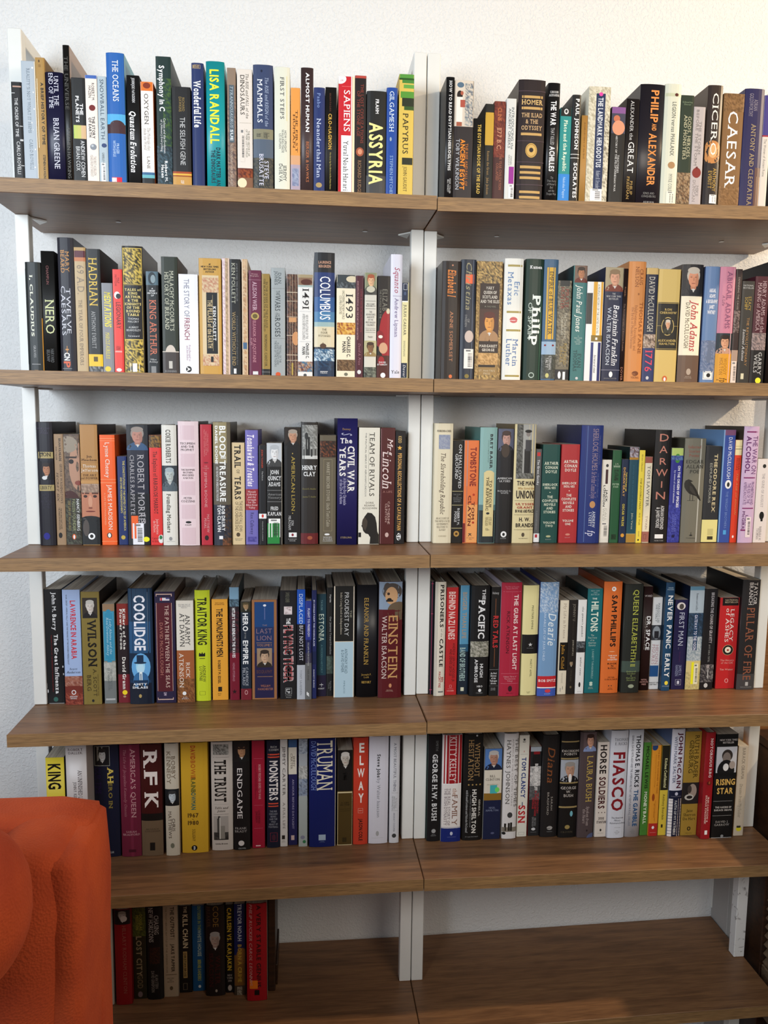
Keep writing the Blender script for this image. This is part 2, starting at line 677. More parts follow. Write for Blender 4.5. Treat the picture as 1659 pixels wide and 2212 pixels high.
def make_book(x0, x1, y, zb, H, kind, cols, label, items, gain, group, rng):
    w = x1 - x0
    hard = kind == 'h'
    root = empty('book', ((x0 + x1) / 2, y, zb))
    tag(root, label, 'book', group)
    depth = min(H * (0.655 if hard else 0.64) + rng.uniform(-0.006, 0.006), 0.3160 - y)
    bulge, power = (min(0.0032, w * 0.12), 3.2) if hard else (min(0.0008, w * 0.05), 7.0)
    th = 0.0026 if hard else 0.0006
    th = min(th, w * 0.16)
    spine = rgb(cols[0], gain)
    side = rgb(cols[1], gain) if len(cols) > 1 else spine
    # outer and inner outline seen from above
    hw = w / 2
    nseg = 10
    outer = [(-hw, depth)]
    inner = [(-hw + th, depth)]
    for i in range(nseg + 1):
        u = i / nseg
        u = 0.5 - 0.5 * math.cos(math.pi * u)
        outer.append((-hw + w * u, spine_y(u, bulge, power)))
        uu = u
        inner.append((-hw + th + (w - 2 * th) * uu, spine_y(u, bulge, power) + th))
    outer.append((hw, depth))
    inner.append((hw - th, depth))
    n = len(outer)
    bot = 0.0003
    V, F, C = [], [], []
    for z in (bot, H):
        V += [(x, yy, z) for x, yy in outer]
        V += [(x, yy, z) for x, yy in inner]
    def idx(top, inn, i):
        return (2 * n if top else 0) + (n if inn else 0) + i
    white = rgb('b8ae9c', 1)
    for i in range(n - 1):
        is_side = i == 0 or i == n - 2
        F.append((idx(0, 0, i), idx(0, 0, i + 1), idx(1, 0, i + 1), idx(1, 0, i)))
        C.append(side if is_side else spine)
        F.append((idx(0, 1, i + 1), idx(0, 1, i), idx(1, 1, i), idx(1, 1, i + 1)))
        C.append(white)
        F.append((idx(1, 0, i), idx(1, 0, i + 1), idx(1, 1, i + 1), idx(1, 1, i)))
        C.append(side if is_side else spine)
        F.append((idx(0, 0, i + 1), idx(0, 0, i), idx(0, 1, i), idx(0, 1, i + 1)))
        C.append(spine)
    for i in (0, n - 1):
        q = (idx(0, 0, i), idx(1, 0, i), idx(1, 1, i), idx(0, 1, i))
        F.append(q if i == 0 else q[::-1])
        C.append(side)
    me = bpy.data.meshes.new('cover')
    me.from_pydata(V, [], F)
    paint(me, C)
    me.update()
    for p in me.polygons:
        p.use_smooth = abs(p.normal.z) < 0.5 and abs(p.normal.x) < 0.8
    link_mesh('cover', me, root, [M_GLOSS if hard else M_MATTE])
    # page block: slightly lower than the boards, hollow curve at the head
    top = H - (0.0038 if hard else 0.0004)
    pi = []
    inset = th + 0.0002
    fore = depth - (0.0035 if hard else 0.0006)
    m = 6
    for i in range(m + 1):
        u = i / m
        yy = spine_y(u, bulge, power) + th + (0.0016 if hard else 0.0002)
        pi.append((-hw + inset + (w - 2 * inset) * u, yy))
    po = [(hw - inset - (w - 2 * inset) * i / m, fore - (0.002 * math.sin(math.pi * i / m) if hard else 0)) for i in range(m + 1)]
    ring = pi + po
    k = len(ring)
    z0 = 0.0032 if hard else 0.0008
    V = [(x, yy, z0) for x, yy in ring] + [(x, yy, top) for x, yy in ring]
    F = [tuple(range(k))[::-1], tuple(range(k, 2 * k))]
    F += [(i, (i + 1) % k, k + (i + 1) % k, k + i) for i in range(k)]
    me = bpy.data.meshes.new('page_block')
    me.from_pydata(V, [], F)
    me.update()
    link_mesh('page_block', me, root, [M_PAGES])
    # printed matter
    pr = Ink()
    texts = []
    step = 0.00003
    lift = 0.00030
    stickers = []
    for it in items:
        q = it.split()
        t = q[0]
        a, b = int(q[1]) / 10000.0, int(q[2]) / 10000.0
        u0, u1 = int(q[3]) / 100.0, int(q[4]) / 100.0
        lift += step
        if t in 'TH':
            texts.append((t, a, b, u0, u1, rgb(q[5], gain), q[6], ' '.join(q[7:]), lift))
            continue
        cs = [rgb(c, gain) for c in (q[5:6] if t == 'Q' else q[5:])]
        if t == 'R':
            if u1 > u0:
                rect(pr, min(a, H), b, clampu(u0), clampu(u1), cs[0], lift)
        elif t == 'E':
            ellipse(pr, a, b, u0, u1, cs[0], lift, (0.0003, H))
        elif t == 'Q':
            nums = [int(v) for v in q[6:]]
            poly(pr, a, b, u0, u1, cs[0], nums, lift)
        elif t == 'S':
            star(pr, a, b, u0, u1, cs[0], lift)
        elif t == 'F':
            tv = 0.0005
            tu = 0.0005 / w
            rect(pr, a, a - tv, u0, u1, cs[0], lift)
            rect(pr, b + tv, b, u0, u1, cs[0], lift)
            rect(pr, a, b, u0, u0 + tu, cs[0], lift)
            rect(pr, a, b, u1 - tu, u1, cs[0], lift)
        elif t == 'N':
            noise_pic(pr, min(a, H), b, clampu(u0), clampu(u1), cs, lift, rng, w * 1000)
        elif t == 'P':
            portrait(pr, min(a, H), b, clampu(u0), clampu(u1), cs, lift, w)
            lift += 0.0003
        elif t in 'BD':
            stickers.append((t, a, b, u0, u1, cs[0], lift))
    if pr.v:
        base = Ink()
        rect(base, H - 0.0004, 0.0008, 0.02, 0.98, spine, 0.00026)
        base.add(pr.v, pr.f, pr.c, 0)
        base.z = base.z[:len(base.v) - len(pr.v)] + pr.z
        pr = base
        ink_object('spine_print', pr, w, bulge, power, H, M_INK, root)
    top_l = lift + 0.00005
    if texts:
        best = max(range(len(texts)), key=lambda i: (texts[i][1] - texts[i][2]) * (texts[i][4] - texts[i][3]))
        for i, (t, a, b, u0, u1, c, st, tx, lf) in enumerate(texts):
            tb = Ink()
            text_block(tb, t, a, b, u0, u1, c, st, tx, top_l, w)
            if tb.v:
                ink_object('title_lettering' if i == best else 'small_lettering', tb, w, bulge, power, H, M_INK, root)
    for (t, a, b, u0, u1, c, lf) in stickers:
        s = Ink()
        l2 = top_l + 0.00012
        if t == 'D':
            rnd = (a - b) < 0.016
            if rnd:
                ellipse(s, a, b, u0, u1, c, l2, (0.0003, H))
                o = ink_object('dot_sticker', s, w, bulge, power, H, M_STICK, root)
            else:
                rect(s, a, b, clampu(u0), clampu(u1), c, l2)
                o = ink_object('coloured_sticker', s, w, bulge, power, H, M_STICK, root)
        else:
            rect(s, a, b, clampu(u0), clampu(u1), c, l2)
            ink = (0.03, 0.03, 0.03, 1)
            U = u1 - u0
            z = a - (a - b) * 0.22
            while z > b + (a - b) * 0.12:
                h = rng.choice((0.0005, 0.0009, 0.0013))
                rect(s, z, z - h, u0 + U * 0.42, u0 + U * 0.86, ink, l2 + 0.00006)
                z -= h + rng.choice((0.0006, 0.001))
            rect(s, a - (a - b) * 0.05, a - (a - b) * 0.13, u0 + U * 0.2, u0 + U * 0.7, (0.2, 0.2, 0.2, 1), l2 + 0.00006)
            o = ink_object('barcode_label', s, w, bulge, power, H, M_STICK, root)
    return root

DATA = """=L1
-7844 -7660 900 4994 1934 p 161515|slim black paperback with pale capitals at far left on the top left shelf|T 1653 966 30 62 ddd n THE ORDER OF TIME|T 883 304 35 70 ddd n CARLO ROVELLI|R 1864 1840 15 95 b98|R 1743 1731 2 35 ccc|R 1163 1150 70 98 ccc|R 925 892 70 98 ccc|R 462 449 70 98 ccc
-7654 -7407 900 4994 2310 p b3bcc4|pale grey-blue paperback speckled with white dots on the top left shelf|T 2176 1042 38 60 8d99a4 s REALITY IS NOT WHAT IT SEEMS|T 935 397 42 66 8d99a4 s CARLO ROVELLI|R 2306 248 94 100 f0e0c8|E 2209 2176 75 88 fff|E 1779 1753 78 88 fff|E 1485 1459 80 90 fff|E 1240 1215 60 70 fff|E 770 742 78 88 fff|E 447 422 72 83 fff|E 1860 1841 40 48 fff|E 1108 1092 70 76 fff
-7401 -7236 900 4994 2381 p b08c50|tan paperback with a bold black title on the top left shelf|T 1945 846 52 84 1c1810 b A BRIEF HISTORY OF TIME|T 664 223 52 80 1c1810 b STEPHEN HAWKING|R 2010 788 10 17 e8dcc0|E 2342 2293 35 50 5a4020|R 2261 2212 35 60 9a7840
-7229 -6913 900 4993 2135 h 1c1b3c|dark navy hardcover with a two-line white title on the top left shelf|T 2112 1492 18 78 d8d8e4 s UNTIL THE/END OF TIME|T 1320 418 40 72 d8d8e4 s BRIAN GREENE
-6904 -6789 900 4993 2624 h 1a1918/a89080|tall thin black book with faint dark lettering on the top left shelf|T 2425 1487 20 80 55534e s THE UNIVERSE|T 1166 261 30 80 6c6a64 s STEPHEN HAWKING
-6772 -6527 900 4993 2067 p 232323|black paperback with a yellow-green colour block on the top left shelf|T 1743 1275 28 88 eee b THE/PLANETS|R 1225 985 10 100 c9c873|R 1225 985 10 35 b9cc68|R 1225 985 65 100 d8b890|T 952 302 20 92 ddd n ANDREW COHEN/BRIAN COX
-6519 -6306 900 4992 2124 p f0e3d8|cream paperback with a blue top band and planets on the top left shelf|R 2124 2063 0 100 466cb4|T 1985 1674 25 80 444 n ROBERT M./HAZEN|E 1600 1493 28 82 7a2018|T 1394 997 20 78 444 b THE STORY/OF EARTH|E 905 794 28 84 8a9098|E 889 847 38 60 c0c4c8|T 706 313 25 80 a09890 n THE FIRST 4.5 BILLION/YEARS FROM STARDUST
-6299 -6136 900 4992 2113 p b5c2c8/c8ced0|pale grey-blue paperback with spaced slate capitals on the top left shelf|T 2061 998 28 72 4c5c6c n SNOWBALL EARTH|E 923 846 30 88 3a4c78|T 756 472 35 60 444 n GABRIELLE WALKER|B 573 237 20 70 eee
-6130 -5805 900 4992 2534 h 2a69b2/6ca4b8|tall bright blue hardcover with white capitals and reef photo on the top left shelf|T 2401 1672 36 70 f4f8fc s THE OCEANS|R 1449 1267 0 100 5cb0dc|R 1267 1104 0 100 4a2c30|E 1341 1167 15 95 4a2c30|T 976 684 28 66 c8dcf0 n PRAGER/WITH EARLE|R 315 222 18 75 d81c38|R 306 231 18 45 f4e4e8
-5768 -5539 900 4991 2163 p 1c1b1b|black paperback with a bold white slanted title on the top left shelf|T 2116 1680 42 66 ccc S JOHNJOE McFADDEN|T 1531 430 22 72 fff I Quantum Evolution
-5515 -5288 900 4991 2062 p f6eae2/d86a28|white paperback with orange top and striped foot on the top left shelf|R 2062 1899 0 100 dd7a2c|E 2047 1940 20 80 8a3410|T 1849 1303 28 62 555 s OXYGEN|T 1245 827 18 75 999 i The Molecule that/made the World|T 718 500 42 66 666 s LANE|R 437 390 0 100 3c6c94|R 390 331 0 100 70b4bc|R 331 204 0 100 222
-5231 -4955 900 4990 2526 p 1e3733/3c4444|dark green botanical paperback with white rounded title on the top left shelf|N 2138 808 45 100 1e3733 4c6a2c 2a4a3c|T 2364 1551 22 60 fff b Symphony in C|T 1426 799 25 62 ddd n Carbon and the Evolution/of (Almost) Everything|N 925 234 0 100 24363c 48606c 1c2c34|T 656 277 25 72 fff b Robert M./Hazen
-4945 -4599 900 4990 2006 p 232223|black paperback with thin grey title and golden foot on the top left shelf|T 1824 1559 36 70 a08850 n RICHARD/DAWKINS|T 1459 595 42 70 c4c4c4 n THE SELFISH GENE|R 477 146 0 100 c99a50|R 477 443 0 100 a84c18|R 434 409 0 100 e8b848|R 409 383 0 100 a05820|T 316 256 42 60 fff s OXF
-4575 -4352 900 4989 2442 h 253668|navy hardcover with condensed white title near the top on the top left shelf|F 2409 2340 10 75 c8ac78|T 2399 2350 14 70 c8ac78 b GOULD|T 2122 1282 20 80 f4f4f4 S Wonderful Life
-4307 -3965 900 4989 2486 h 219ca2|turquoise hardcover with big bright yellow capitals on the top left shelf|T 2338 1003 22 74 f2ec3a b LISA RANDALL|T 936 241 22 78 0e3040 b DARK MATTER AN/THE DINOSAURS
-3916 -3756 900 4988 2396 p 8c7666|narrow mauve-brown paperback with slate title strip on the top left shelf|N 1806 253 0 100 7c665c a08470 5c4c4c|R 2396 2089 0 100 94806e|R 2089 1051 22 80 5c6870|T 2073 1321 34 68 b8c4cc i TYRANNOSAURUS|T 1287 1085 34 68 dde4e8 b SUE|T 1034 253 30 60 c8b8a8 n THE EXTRAORDINARY SAGA OF THE LARGEST
-3733 -3445 900 4988 2384 p e2d9cf/c8bca8|cream paperback with bones at foot and barcode on the top left shelf|T 2310 1501 58 76 6a6258 i The RISE and FALL of the|T 2277 1559 22 50 4c4640 s DINOSAURS|R 1420 1414 15 90 b0a898|T 1299 792 55 82 776 n THE EPIC HISTORY OF/OF THEIR LOST WORLD|B 1316 707 18 48 e2d9cf|R 591 417 0 100 6a2c18|N 571 417 0 100 7a3418 a85828 4a1c10|R 417 195 0 100 8a6248|E 409 229 0 60 e8dcb8
-3431 -3056 900 4987 2476 h 3d4a6c|slate-blue hardcover with white capitals over a misty lake on the top left shelf|E 2386 2337 38 48 1c2440|T 2254 1366 60 78 a8b4cc i The RISE and REIGN of the|T 2207 1425 22 48 e8ecf4 s MAMMALS|R 1316 1130 0 100 8c8870|T 1257 1147 15 85 3c3c40 i A New History/from the|R 1130 790 0 100 5c6878|R 790 210 0 100 3c3e3c|N 790 210 0 100 3c3e3c 645e4c 2c3034|T 858 278 28 80 dde s STEVE/BRUSATTE
-3031 -2737 900 4987 2456 h dfdfcf|ivory hardcover with spaced grey capitals on the top left shelf|T 2265 1510 38 64 555 s FIRST STEPS|T 1325 900 28 80 666 n HOW UPRIGHT/WALKING MADE/US HUMAN|T 696 362 28 80 444 s JEREMY/DeSILVA|R 2290 1485 78 82 e8dca0
-2722 -2541 900 4986 2103 p e5a052|small orange paperback with dark brown capitals on the top left shelf|R 869 699 0 100 d8a880|R 699 235 0 100 b4a4b0|N 630 304 15 85 9098b0 a8b0c4 7880a0|T 1700 921 22 76 5a3418 s THE FIRST/HUMAN
-2528 -2292 900 4986 2472 h 4b3b3b|dark brown hardcover with white sans title and tan author on the top left shelf|T 2379 1305 40 70 fff b ALMOST HUMAN|T 1127 382 42 66 bf7850 n BERGER & HAWKS
-2285 -2070 900 4986 2127 h 26376e|small navy book with pale blue serif lettering on the top left shelf|T 2018 1757 32 62 8fa3d0 s Paabo|T 1554 478 28 66 ccd4e8 s Neanderthal Man|E 384 289 20 75 b09868
-2059 -1847 900 4985 2149 p 1c1a19|small black book with gold capitals and tiny yellow subtitle on the top left shelf|T 2038 1709 36 52 6a4030 s BRIAN FAGAN|T 1666 1012 28 60 d4ac50 S CRO-MAGNON|T 952 272 40 54 c8b868 n How the Ice Age Gave Birth to the First Modern Humans
-1811 -1501 900 4985 2362 p c9202e/f0dcc4|red and white paperback with a cream title on the top left shelf|E 2406 2221 -30 48 f6eeee|T 2297 2263 12 30 a44 n P.S.|R 2181 2175 20 85 e88|T 2112 1350 34 74 fff s SAPIENS|R 1282 189 18 78 fbfbfb|R 2362 189 78 84 f4e8e8|T 1179 259 32 64 444 s Yuval Noah Harari|R 2362 189 86 100 f0e0c0
-1495 -1278 900 4984 2392 p 241b1a|dark brown paperback with red head band and small round emblem on the top left shelf|R 2392 2343 0 100 b84c40|T 2236 1149 18 80 944638 s THE LOST CIVILIZATIONS/OF THE STONE AGE|E 1075 909 12 82 a85c40|E 1046 943 28 68 d89878|T 831 131 30 62 a07c5c s RICHARD RUDGLEY
-1265 -884 900 4984 2120 h 212220|wide black hardcover with giant cream capitals on the top left shelf|R 560 213 0 100 4c4c4c|T 1965 1702 45 62 eee S FRAHM|T 1540 390 15 88 efe39a b ASSYRIA
-878 -672 900 4983 2201 h 1c4ea0|narrow royal blue book with white serif capitals on the top left shelf|T 2133 1392 26 70 dde8f4 s GILGAMESH|T 945 156 35 65 98b4d8 s STEPHEN MITCHELL|E 1289 1212 30 50 9ab
-639 -353 900 4983 2465 p dbbf5e/c8a850|yellow paperback with green papyrus stalks at the head on the top left shelf|R 2465 2393 0 100 5c9c44|R 2359 2300 20 100 4c8a3c|R 2393 2359 0 100 2c5a20|R 2274 2207 30 100 6aa84c|R 2147 2029 10 100 5c9a3c|R 2029 1875 20 100 2c3420|R 1875 1807 35 100 3c5c28|T 1739 992 28 66 2c2818 s PAPYRUS|R 923 793 25 95 2c3020|T 759 289 36 60 6c5c30 s JOHN GAUDET
=R1
279 442 900 4967 2474 h 1b1a1c|tall black hardcover with condensed white serif title beside white post on the top right shelf|T 2401 732 36 72 ddd S HOW TO READ EGYPTIAN HIEROGLYPHS|T 584 303 32 78 ccc n MARK COLLIER/BILL MANLEY
448 825 900 4972 2421 p 2f282a|charcoal paperback with Egyptian figure picture and orange title on the top right shelf|R 2421 1568 0 100 d9cdbd|E 2387 2285 12 48 5c7488|E 2233 2062 12 42 2a1c1c|E 2225 2148 30 46 b06048|R 2114 1650 10 42 e8e4dc|R 2062 1925 30 55 b05848|R 1650 1573 12 40 a86048|N 2370 1582 55 95 d9cdbd 5c6878 98a0a0|R 2880 2874 0 0 000|T 1253 451 62 76 c47830 s THE RISE AND FALL OF|T 1331 381 36 62 f0922c b ANCIENT EGYPT|T 1331 381 12 32 b8bcc4 n TOBY WILKINSON
833 1060 900 4975 1731 p 222120|short black paperback with yellow serif title on the top right shelf|T 1619 311 40 70 d2b256 S THE EGYPTIAN BOOK OF THE DEAD
1066 1240 900 4977 2011 p 1d1e19|black book with a brushed gold patch on its spine on the top right shelf|N 1851 1237 5 95 caa23e caa23e caa23e|R 1808 1263 3 97 c8a23c|T 1124 308 30 58 a88858 s Ramses the Great . Jake Jackson
1246 1465 900 4980 2066 p 6e2f26|rust red paperback with faded orange title on the top right shelf|N 2066 1016 0 100 74342a 8c4432 602820|R 1016 137 0 100 4c2826|T 1944 1694 32 66 d08050 s CLINE|T 1564 1138 28 70 d8a080 s 1177 B.C.|T 1077 402 25 80 a86850 s THE YEAR CIVILIZATION/COLLAPSED
1484 1680 900 4982 2127 p d9dad7|slim white paperback with magenta sticker on the top right shelf|T 1961 1177 22 82 5c6468 n INTRODUCING the/ANCIENT GREEKS|T 1067 866 30 70 888 n STEPHEN/KERSHAW|R 848 523 40 92 9c2c98|B 505 249 42 95 eee
1718 2254 900 4989 2482 h 2a1d20|very thick dark leather-bound book with gilt bars and medallion on the top right shelf|R 2482 2473 0 100 1c1214|R 2184 2136 12 90 c8a468|R 1974 1926 12 90 c8a468|R 1488 1440 12 90 c8a468|H 2103 2000 12 90 d4b47c S HOMER|H 1879 1523 12 90 c4a47c S THE ILIAD/& THE/ODYSSEY|E 1296 1020 30 74 c8a45c|E 1279 1038 33 71 a88444|E 1265 1052 35 69 d4b068|E 1209 1122 44 60 2a1d20|R 867 815 12 90 c8a468|R 762 714 12 90 c8a468|R 661 612 12 90 c8a468|R 391 343 12 90 c8a468|R 290 240 12 90 c8a468|R 2277 2257 0 100 4c3c44|R 1340 1324 0 100 4c3c44|R 943 925 0 100 4c3c44|R 515 495 0 100 4c3c44
2308 2551 900 4993 2444 h 1d1c1d|black hardcover with stacked white capitals reading THE WAR on the top right shelf|H 2303 2182 8 92 ccc S CAROLINE/ALEXANDER|T 2104 1645 26 74 f4f4f4 b THE WAR|T 1601 1278 30 62 bbb n THAT KILLED|T 1252 777 26 72 f4f4f4 b ACHILLES|H 688 316 10 92 888 i The/True Story/of Homer's/Iliad/and the/Trojan War
2578 2803 900 4996 1998 p 2b9391|slim teal and blue paperback with black head on the top right shelf|R 1998 1837 0 100 1c1c1c|E 1976 1871 30 70 ddd|E 1958 1897 40 60 333|T 1758 793 34 68 e0f0d8 S Plato and the Republic|R 740 172 0 100 2f8ad6|T 678 279 40 64 bcd8f0 n Nickolas Pappas
2810 2982 900 4998 2245 h 1b1b1b|narrow glossy black book with bold white capitals on the top right shelf|T 2166 1214 38 84 eee b PAUL JOHNSON|R 1126 1114 0 100 ddd|R 1056 1044 0 100 ddd|T 959 285 38 84 eee b SOCRATES
3015 3134 900 5000 1869 p b48a4c|very thin light brown book with faint title on the top right shelf|T 1738 1053 45 70 8c6430 s ACHILLES Hero of the Iliad
3140 3584 900 5006 2416 p e3decb|cream map-patterned paperback with navy title strip on the top right shelf|N 2416 242 0 100 e3decb b4ac94 cfc8b2|N 1955 242 70 100 e3decb 7c7464 cfc8b2|R 2286 465 34 76 22355c|T 2208 883 44 68 dfe4ec S THE LANDMARK HERODOTUS|T 821 483 46 66 b8c0d0 i Robert B. Strassler|D 2310 2237 46 64 f04ca8|B 471 242 22 76 f6f6f6
3619 3913 900 5010 2049 p 1d1c1c|black paperback with purple head band and peach statue picture on the top right shelf|R 2049 1927 3 97 8c5c98|R 1927 1547 3 97 48485c|E 1892 1761 15 60 c87858|E 1796 1515 8 95 dc9c7c|T 1497 433 34 66 ddd s THUCYDIDES/HISTORY OF THE PELOPONNESIAN WAR
3921 4184 900 5013 2216 p 1d1718|black paperback with large white serif lettering on the top right shelf|T 2174 1428 32 60 ccc s ALEXANDER the|T 1393 798 26 74 e8e8e8 s GREAT|T 727 297 25 75 b89858 s PHILIP/FREEMAN
4193 4691 900 5019 2497 h 242029|thick dark hardcover with condensed orange capitals on the top right shelf|T 2382 1774 44 78 dd944e b PHILIP|T 1748 1616 52 72 dd944e b AND|T 1563 558 42 76 dd944e b ALEXANDER|H 441 324 22 82 888 s KINGS AND/CONQUERORS|H 256 216 30 75 aaa s ADRIAN
4700 5040 900 5024 2518 h dadccb|pale green-white hardcover with small title and barcode on the top right shelf|R 2344 2282 0 100 c8ccb0|E 2347 2284 58 80 5c2018|T 2177 1152 46 70 5c5c54 s LEGION versus PHALANX|E 1036 902 36 80 b08c64|T 795 463 45 68 8c8c84 n MYKE COLE|B 463 228 35 85 e8e8dc
5046 5318 900 5027 2326 p 293a2c|dark green paperback with cream title and painting at foot on the top right shelf|H 2216 2128 12 88 8c9c80 n Edited by/Dover|T 1943 1091 28 88 ccc8a8 s GODS, HEROES,/AND MONSTERS|R 840 237 0 100 54402c|N 840 237 0 100 54402c 8c6c4c b09878
5324 5568 900 5030 2116 p bfb6b6|light grey paperback with a red wax seal on the top right shelf|T 2058 983 22 74 8c8482 s THE STORM/BEFORE THE STORM|E 947 746 12 88 8a2c28|R 965 920 42 58 6a201c|T 704 280 22 76 9a9290 s MIKE/DUNCAN
5601 5913 900 5034 2532 h 33241f/4c3c34|dark brown hardcover with tall white capitals and flame photo on the top right shelf|E 1475 1028 -20 110 c88c50|E 1386 1135 20 80 e0b078|R 1028 70 0 100 241c20|T 2378 1180 30 72 f0ece4 s CICERO|T 938 487 25 85 c8a450 n ANTHONY/EVERITT|B 424 252 42 92 eee
5945 6376 900 5040 2396 p 8b6840|brown marble-relief paperback with large white serif title on the top right shelf|N 2396 2051 0 100 8b6840 6a4c2c 9c7850|N 595 250 0 100 8b6840 745430 9c7850|T 2051 582 26 76 fff s CAESAR
6382 6799 900 5045 2498 h 272459|indigo hardcover with gold-grey serif title on the top right shelf|T 2402 1958 20 66 9c94a0 s ADRIAN/GOLDSWORTHY|T 1813 237 38 62 b4a078 s ANTONY AND CLEOPATRA|R 975 212 70 100 5c3c3c|R 803 212 82 100 b09070
6805 6968 900 5047 2391 p ded6ce/483c8c|cream paperback with a violet upper band on the top right shelf|R 2391 1619 0 100 48408c|R 1619 1590 0 100 a83040|T 1547 814 25 60 888 n The Women of Ancient Rome
6980 7230 900 5050 2327 p 222|black book cut off by the right edge of the photo on the top right shelf|
=L2
-7724 -7438 900 1643 2063 h 1e2525|dark grey-green hardcover with widely spaced pale capitals on the second left shelf|T 1814 674 30 50 d8d8c8 S I, CLAUDIUS|T 511 284 40 55 aaa s GRAVES|R 1938 156 0 3 1e2c2c|R 165 153 25 80 999|R 47 19 40 65 a87c30|R 1026 29 95 100 c8902c
-7431 -7188 900 1642 2279 p 1d1d1c|black paperback with large thin pale green capitals on the second left shelf|T 2010 1662 38 58 7a2c28 s CHAMPLIN|T 1367 736 22 92 c8cc98 s NERO|T 454 199 20 80 555 n HARVARD/BELKNAP
-7120 -6825 900 1641 2534 h 201e2b|navy-black hardcover with two-line white title and gold author on the second left shelf|T 2297 1879 18 76 c8904c s MARY/BEARD|T 1637 708 14 78 c8c8d0 s TWELVE/CAESARS|T 517 371 28 60 c8904c s +|T 389 243 25 62 fff b CN|T 225 106 20 65 d06038 b P|R 93 82 12 70 888
-6818 -6609 900 1640 2368 p bfa883|beige paperback with dark red head label on the second left shelf|R 2306 2182 0 100 5c1c2c|R 2182 2110 0 100 c07c50|R 2368 2306 0 100 b89864|T 2039 1493 22 86 8c7c68 s 69 A.D.|T 1394 158 28 60 7c6c58 s THE YEAR OF FOUR EMPERORS
-6599 -6338 900 1639 2347 p 1b1c1b/2c1c14|black paperback with gold title and yellow foot band on the second left shelf|T 2172 1293 18 78 d8b84c s HADRIAN|T 1184 484 28 58 aaa s ANTHONY EVERITT|R 374 145 0 100 e8c02c|R 328 236 35 65 5c4c10|R 145 16 0 100 1c1c1c|N 145 16 0 100 222 999 555
-6331 -6124 900 1639 1724 p 8c8c90|small grey paperback with slanted yellow capitals on the second left shelf|T 1553 901 26 88 e8d84c I MEDITATIONS|T 791 297 28 66 e0d04c i MARCUS AURELIUS|E 150 49 15 70 e0c840
-6117 -5936 900 1638 1986 p e2483e|small red paperback with a white helmet emblem on the second left shelf|T 1883 1667 20 72 8c2420 n PHILIP/MATYSZAK|E 1568 1433 12 72 fff|E 1532 1433 30 80 222|T 1369 870 30 78 3c1414 n LEGIONARY|R 449 421 10 80 f0a8a0|T 541 467 20 70 8c2420 n A ROMAN|E 118 53 18 72 fff
-5930 -5550 900 1637 2425 h dcc05c/5c5040|thick gilt-decorated black book with central title panel on the second left shelf|R 2425 2387 0 100 14141c|R 2425 11 0 3 14141c|R 2425 11 96 100 14141c|N 2374 1717 6 94 dcc05c 1c1c18 4c4420|R 1708 1694 5 95 14141c|R 1691 676 6 94 16161c|H 1644 1106 10 90 dcc880 S TALES of/KING/ARTHUR/& THE/KNIGHTS/OF THE/ROUND/TABLE|H 1089 711 15 85 ccc n THOMAS/MALORY/./AUBREY/BEARDSLEY/./foreword|N 658 499 6 94 dcc05c 1c1c18 4c4420|N 481 47 6 94 dcc05c 1c1c18 4c4420|R 215 55 30 76 eee
-5494 -5264 900 1636 1969 p 1d2023/282828|black paperback with orange title below an armoured head on the second left shelf|R 1969 1711 0 100 58707c|E 1955 1720 18 82 28343c|E 1903 1746 38 78 8a9aa0|H 1668 1493 10 92 ddd b A/BRIEF/HISTORY/OF|T 1424 384 26 82 d0785c s KING ARTHUR|H 322 233 15 85 ccc s Mike/Ashley|R 171 37 30 70 888
-5204 -4896 900 1635 2253 p 2c3326/584c40|olive green paperback with grey foot below an ornate arch on the second left shelf|T 1983 853 18 78 c8c8b4 s MALACHY McCOURT'S/HISTORY OF IRELAND|E 587 276 18 82 cfc4b8|R 454 17 0 100 453c38|R 463 447 0 100 cfc4b8|R 276 133 38 60 c4c0b8|H 97 58 15 85 999 s RUNNING
-4881 -4514 900 1634 1939 p e8e8ec|plain white paperback with thin grey and maroon title on the second left shelf|T 1846 1127 28 56 8a8a9a n THE STORY OF|T 1109 693 28 56 8c2444 n FRENCH|T 596 284 36 60 a0708c i From Beowulf to/and Jean Bedoo|E 185 69 32 62 1c1c1c|T 168 87 38 56 fff b A
-4493 -4067 900 1632 2252 p c89e50|gold paperback with a small black title plaque on the second left shelf|H 2165 1973 10 88 2c2410 b #1/NEW YORK TIMES/BESTSELLING/AUTHOR|R 1930 204 14 88 d8c4a0|E 1860 1641 20 82 b8644c|N 1886 1606 14 88 d8c4a0 b8785c c49c80|R 1606 436 32 82 191a1c|T 1465 544 38 60 c8b48c S THE PILLARS of the EARTH|T 1342 686 62 76 ddd S KEN FOLLETT|R 1562 490 60 61 c8b48c|N 419 204 14 88 d8c4a0 b8785c c8a890|R 383 275 50 62 222
-4045 -3909 900 1631 2267 p dcc4b4|narrow cream patterned paperback spine worn and wavy on the second left shelf|N 2263 49 30 100 c8b090 9c8468 b49c80|N 2263 49 0 40 e8d8d8 c4a8b0 d4c0c0
-3903 -3696 900 1630 2252 p 1b1b1b|black band paperback with gold and white two-line title on the second left shelf|T 2173 1409 18 52 bcbcac s KEN FOLLETT|T 2173 1453 60 74 888 n #1 NEW YORK TIMES BESTSELLER|T 1250 215 18 52 ac9468 s WORLD WITHOUT END|T 1179 233 60 74 777 n A breathtaking novel of dangerous love|R 161 62 30 55 ddd
-3672 -3563 900 1630 2259 p cdb594|narrow tan decorated paperback with small blue motif on the second left shelf|N 2259 39 0 100 d4bc9c a88464 c49c74|R 668 542 15 85 4c6c8c
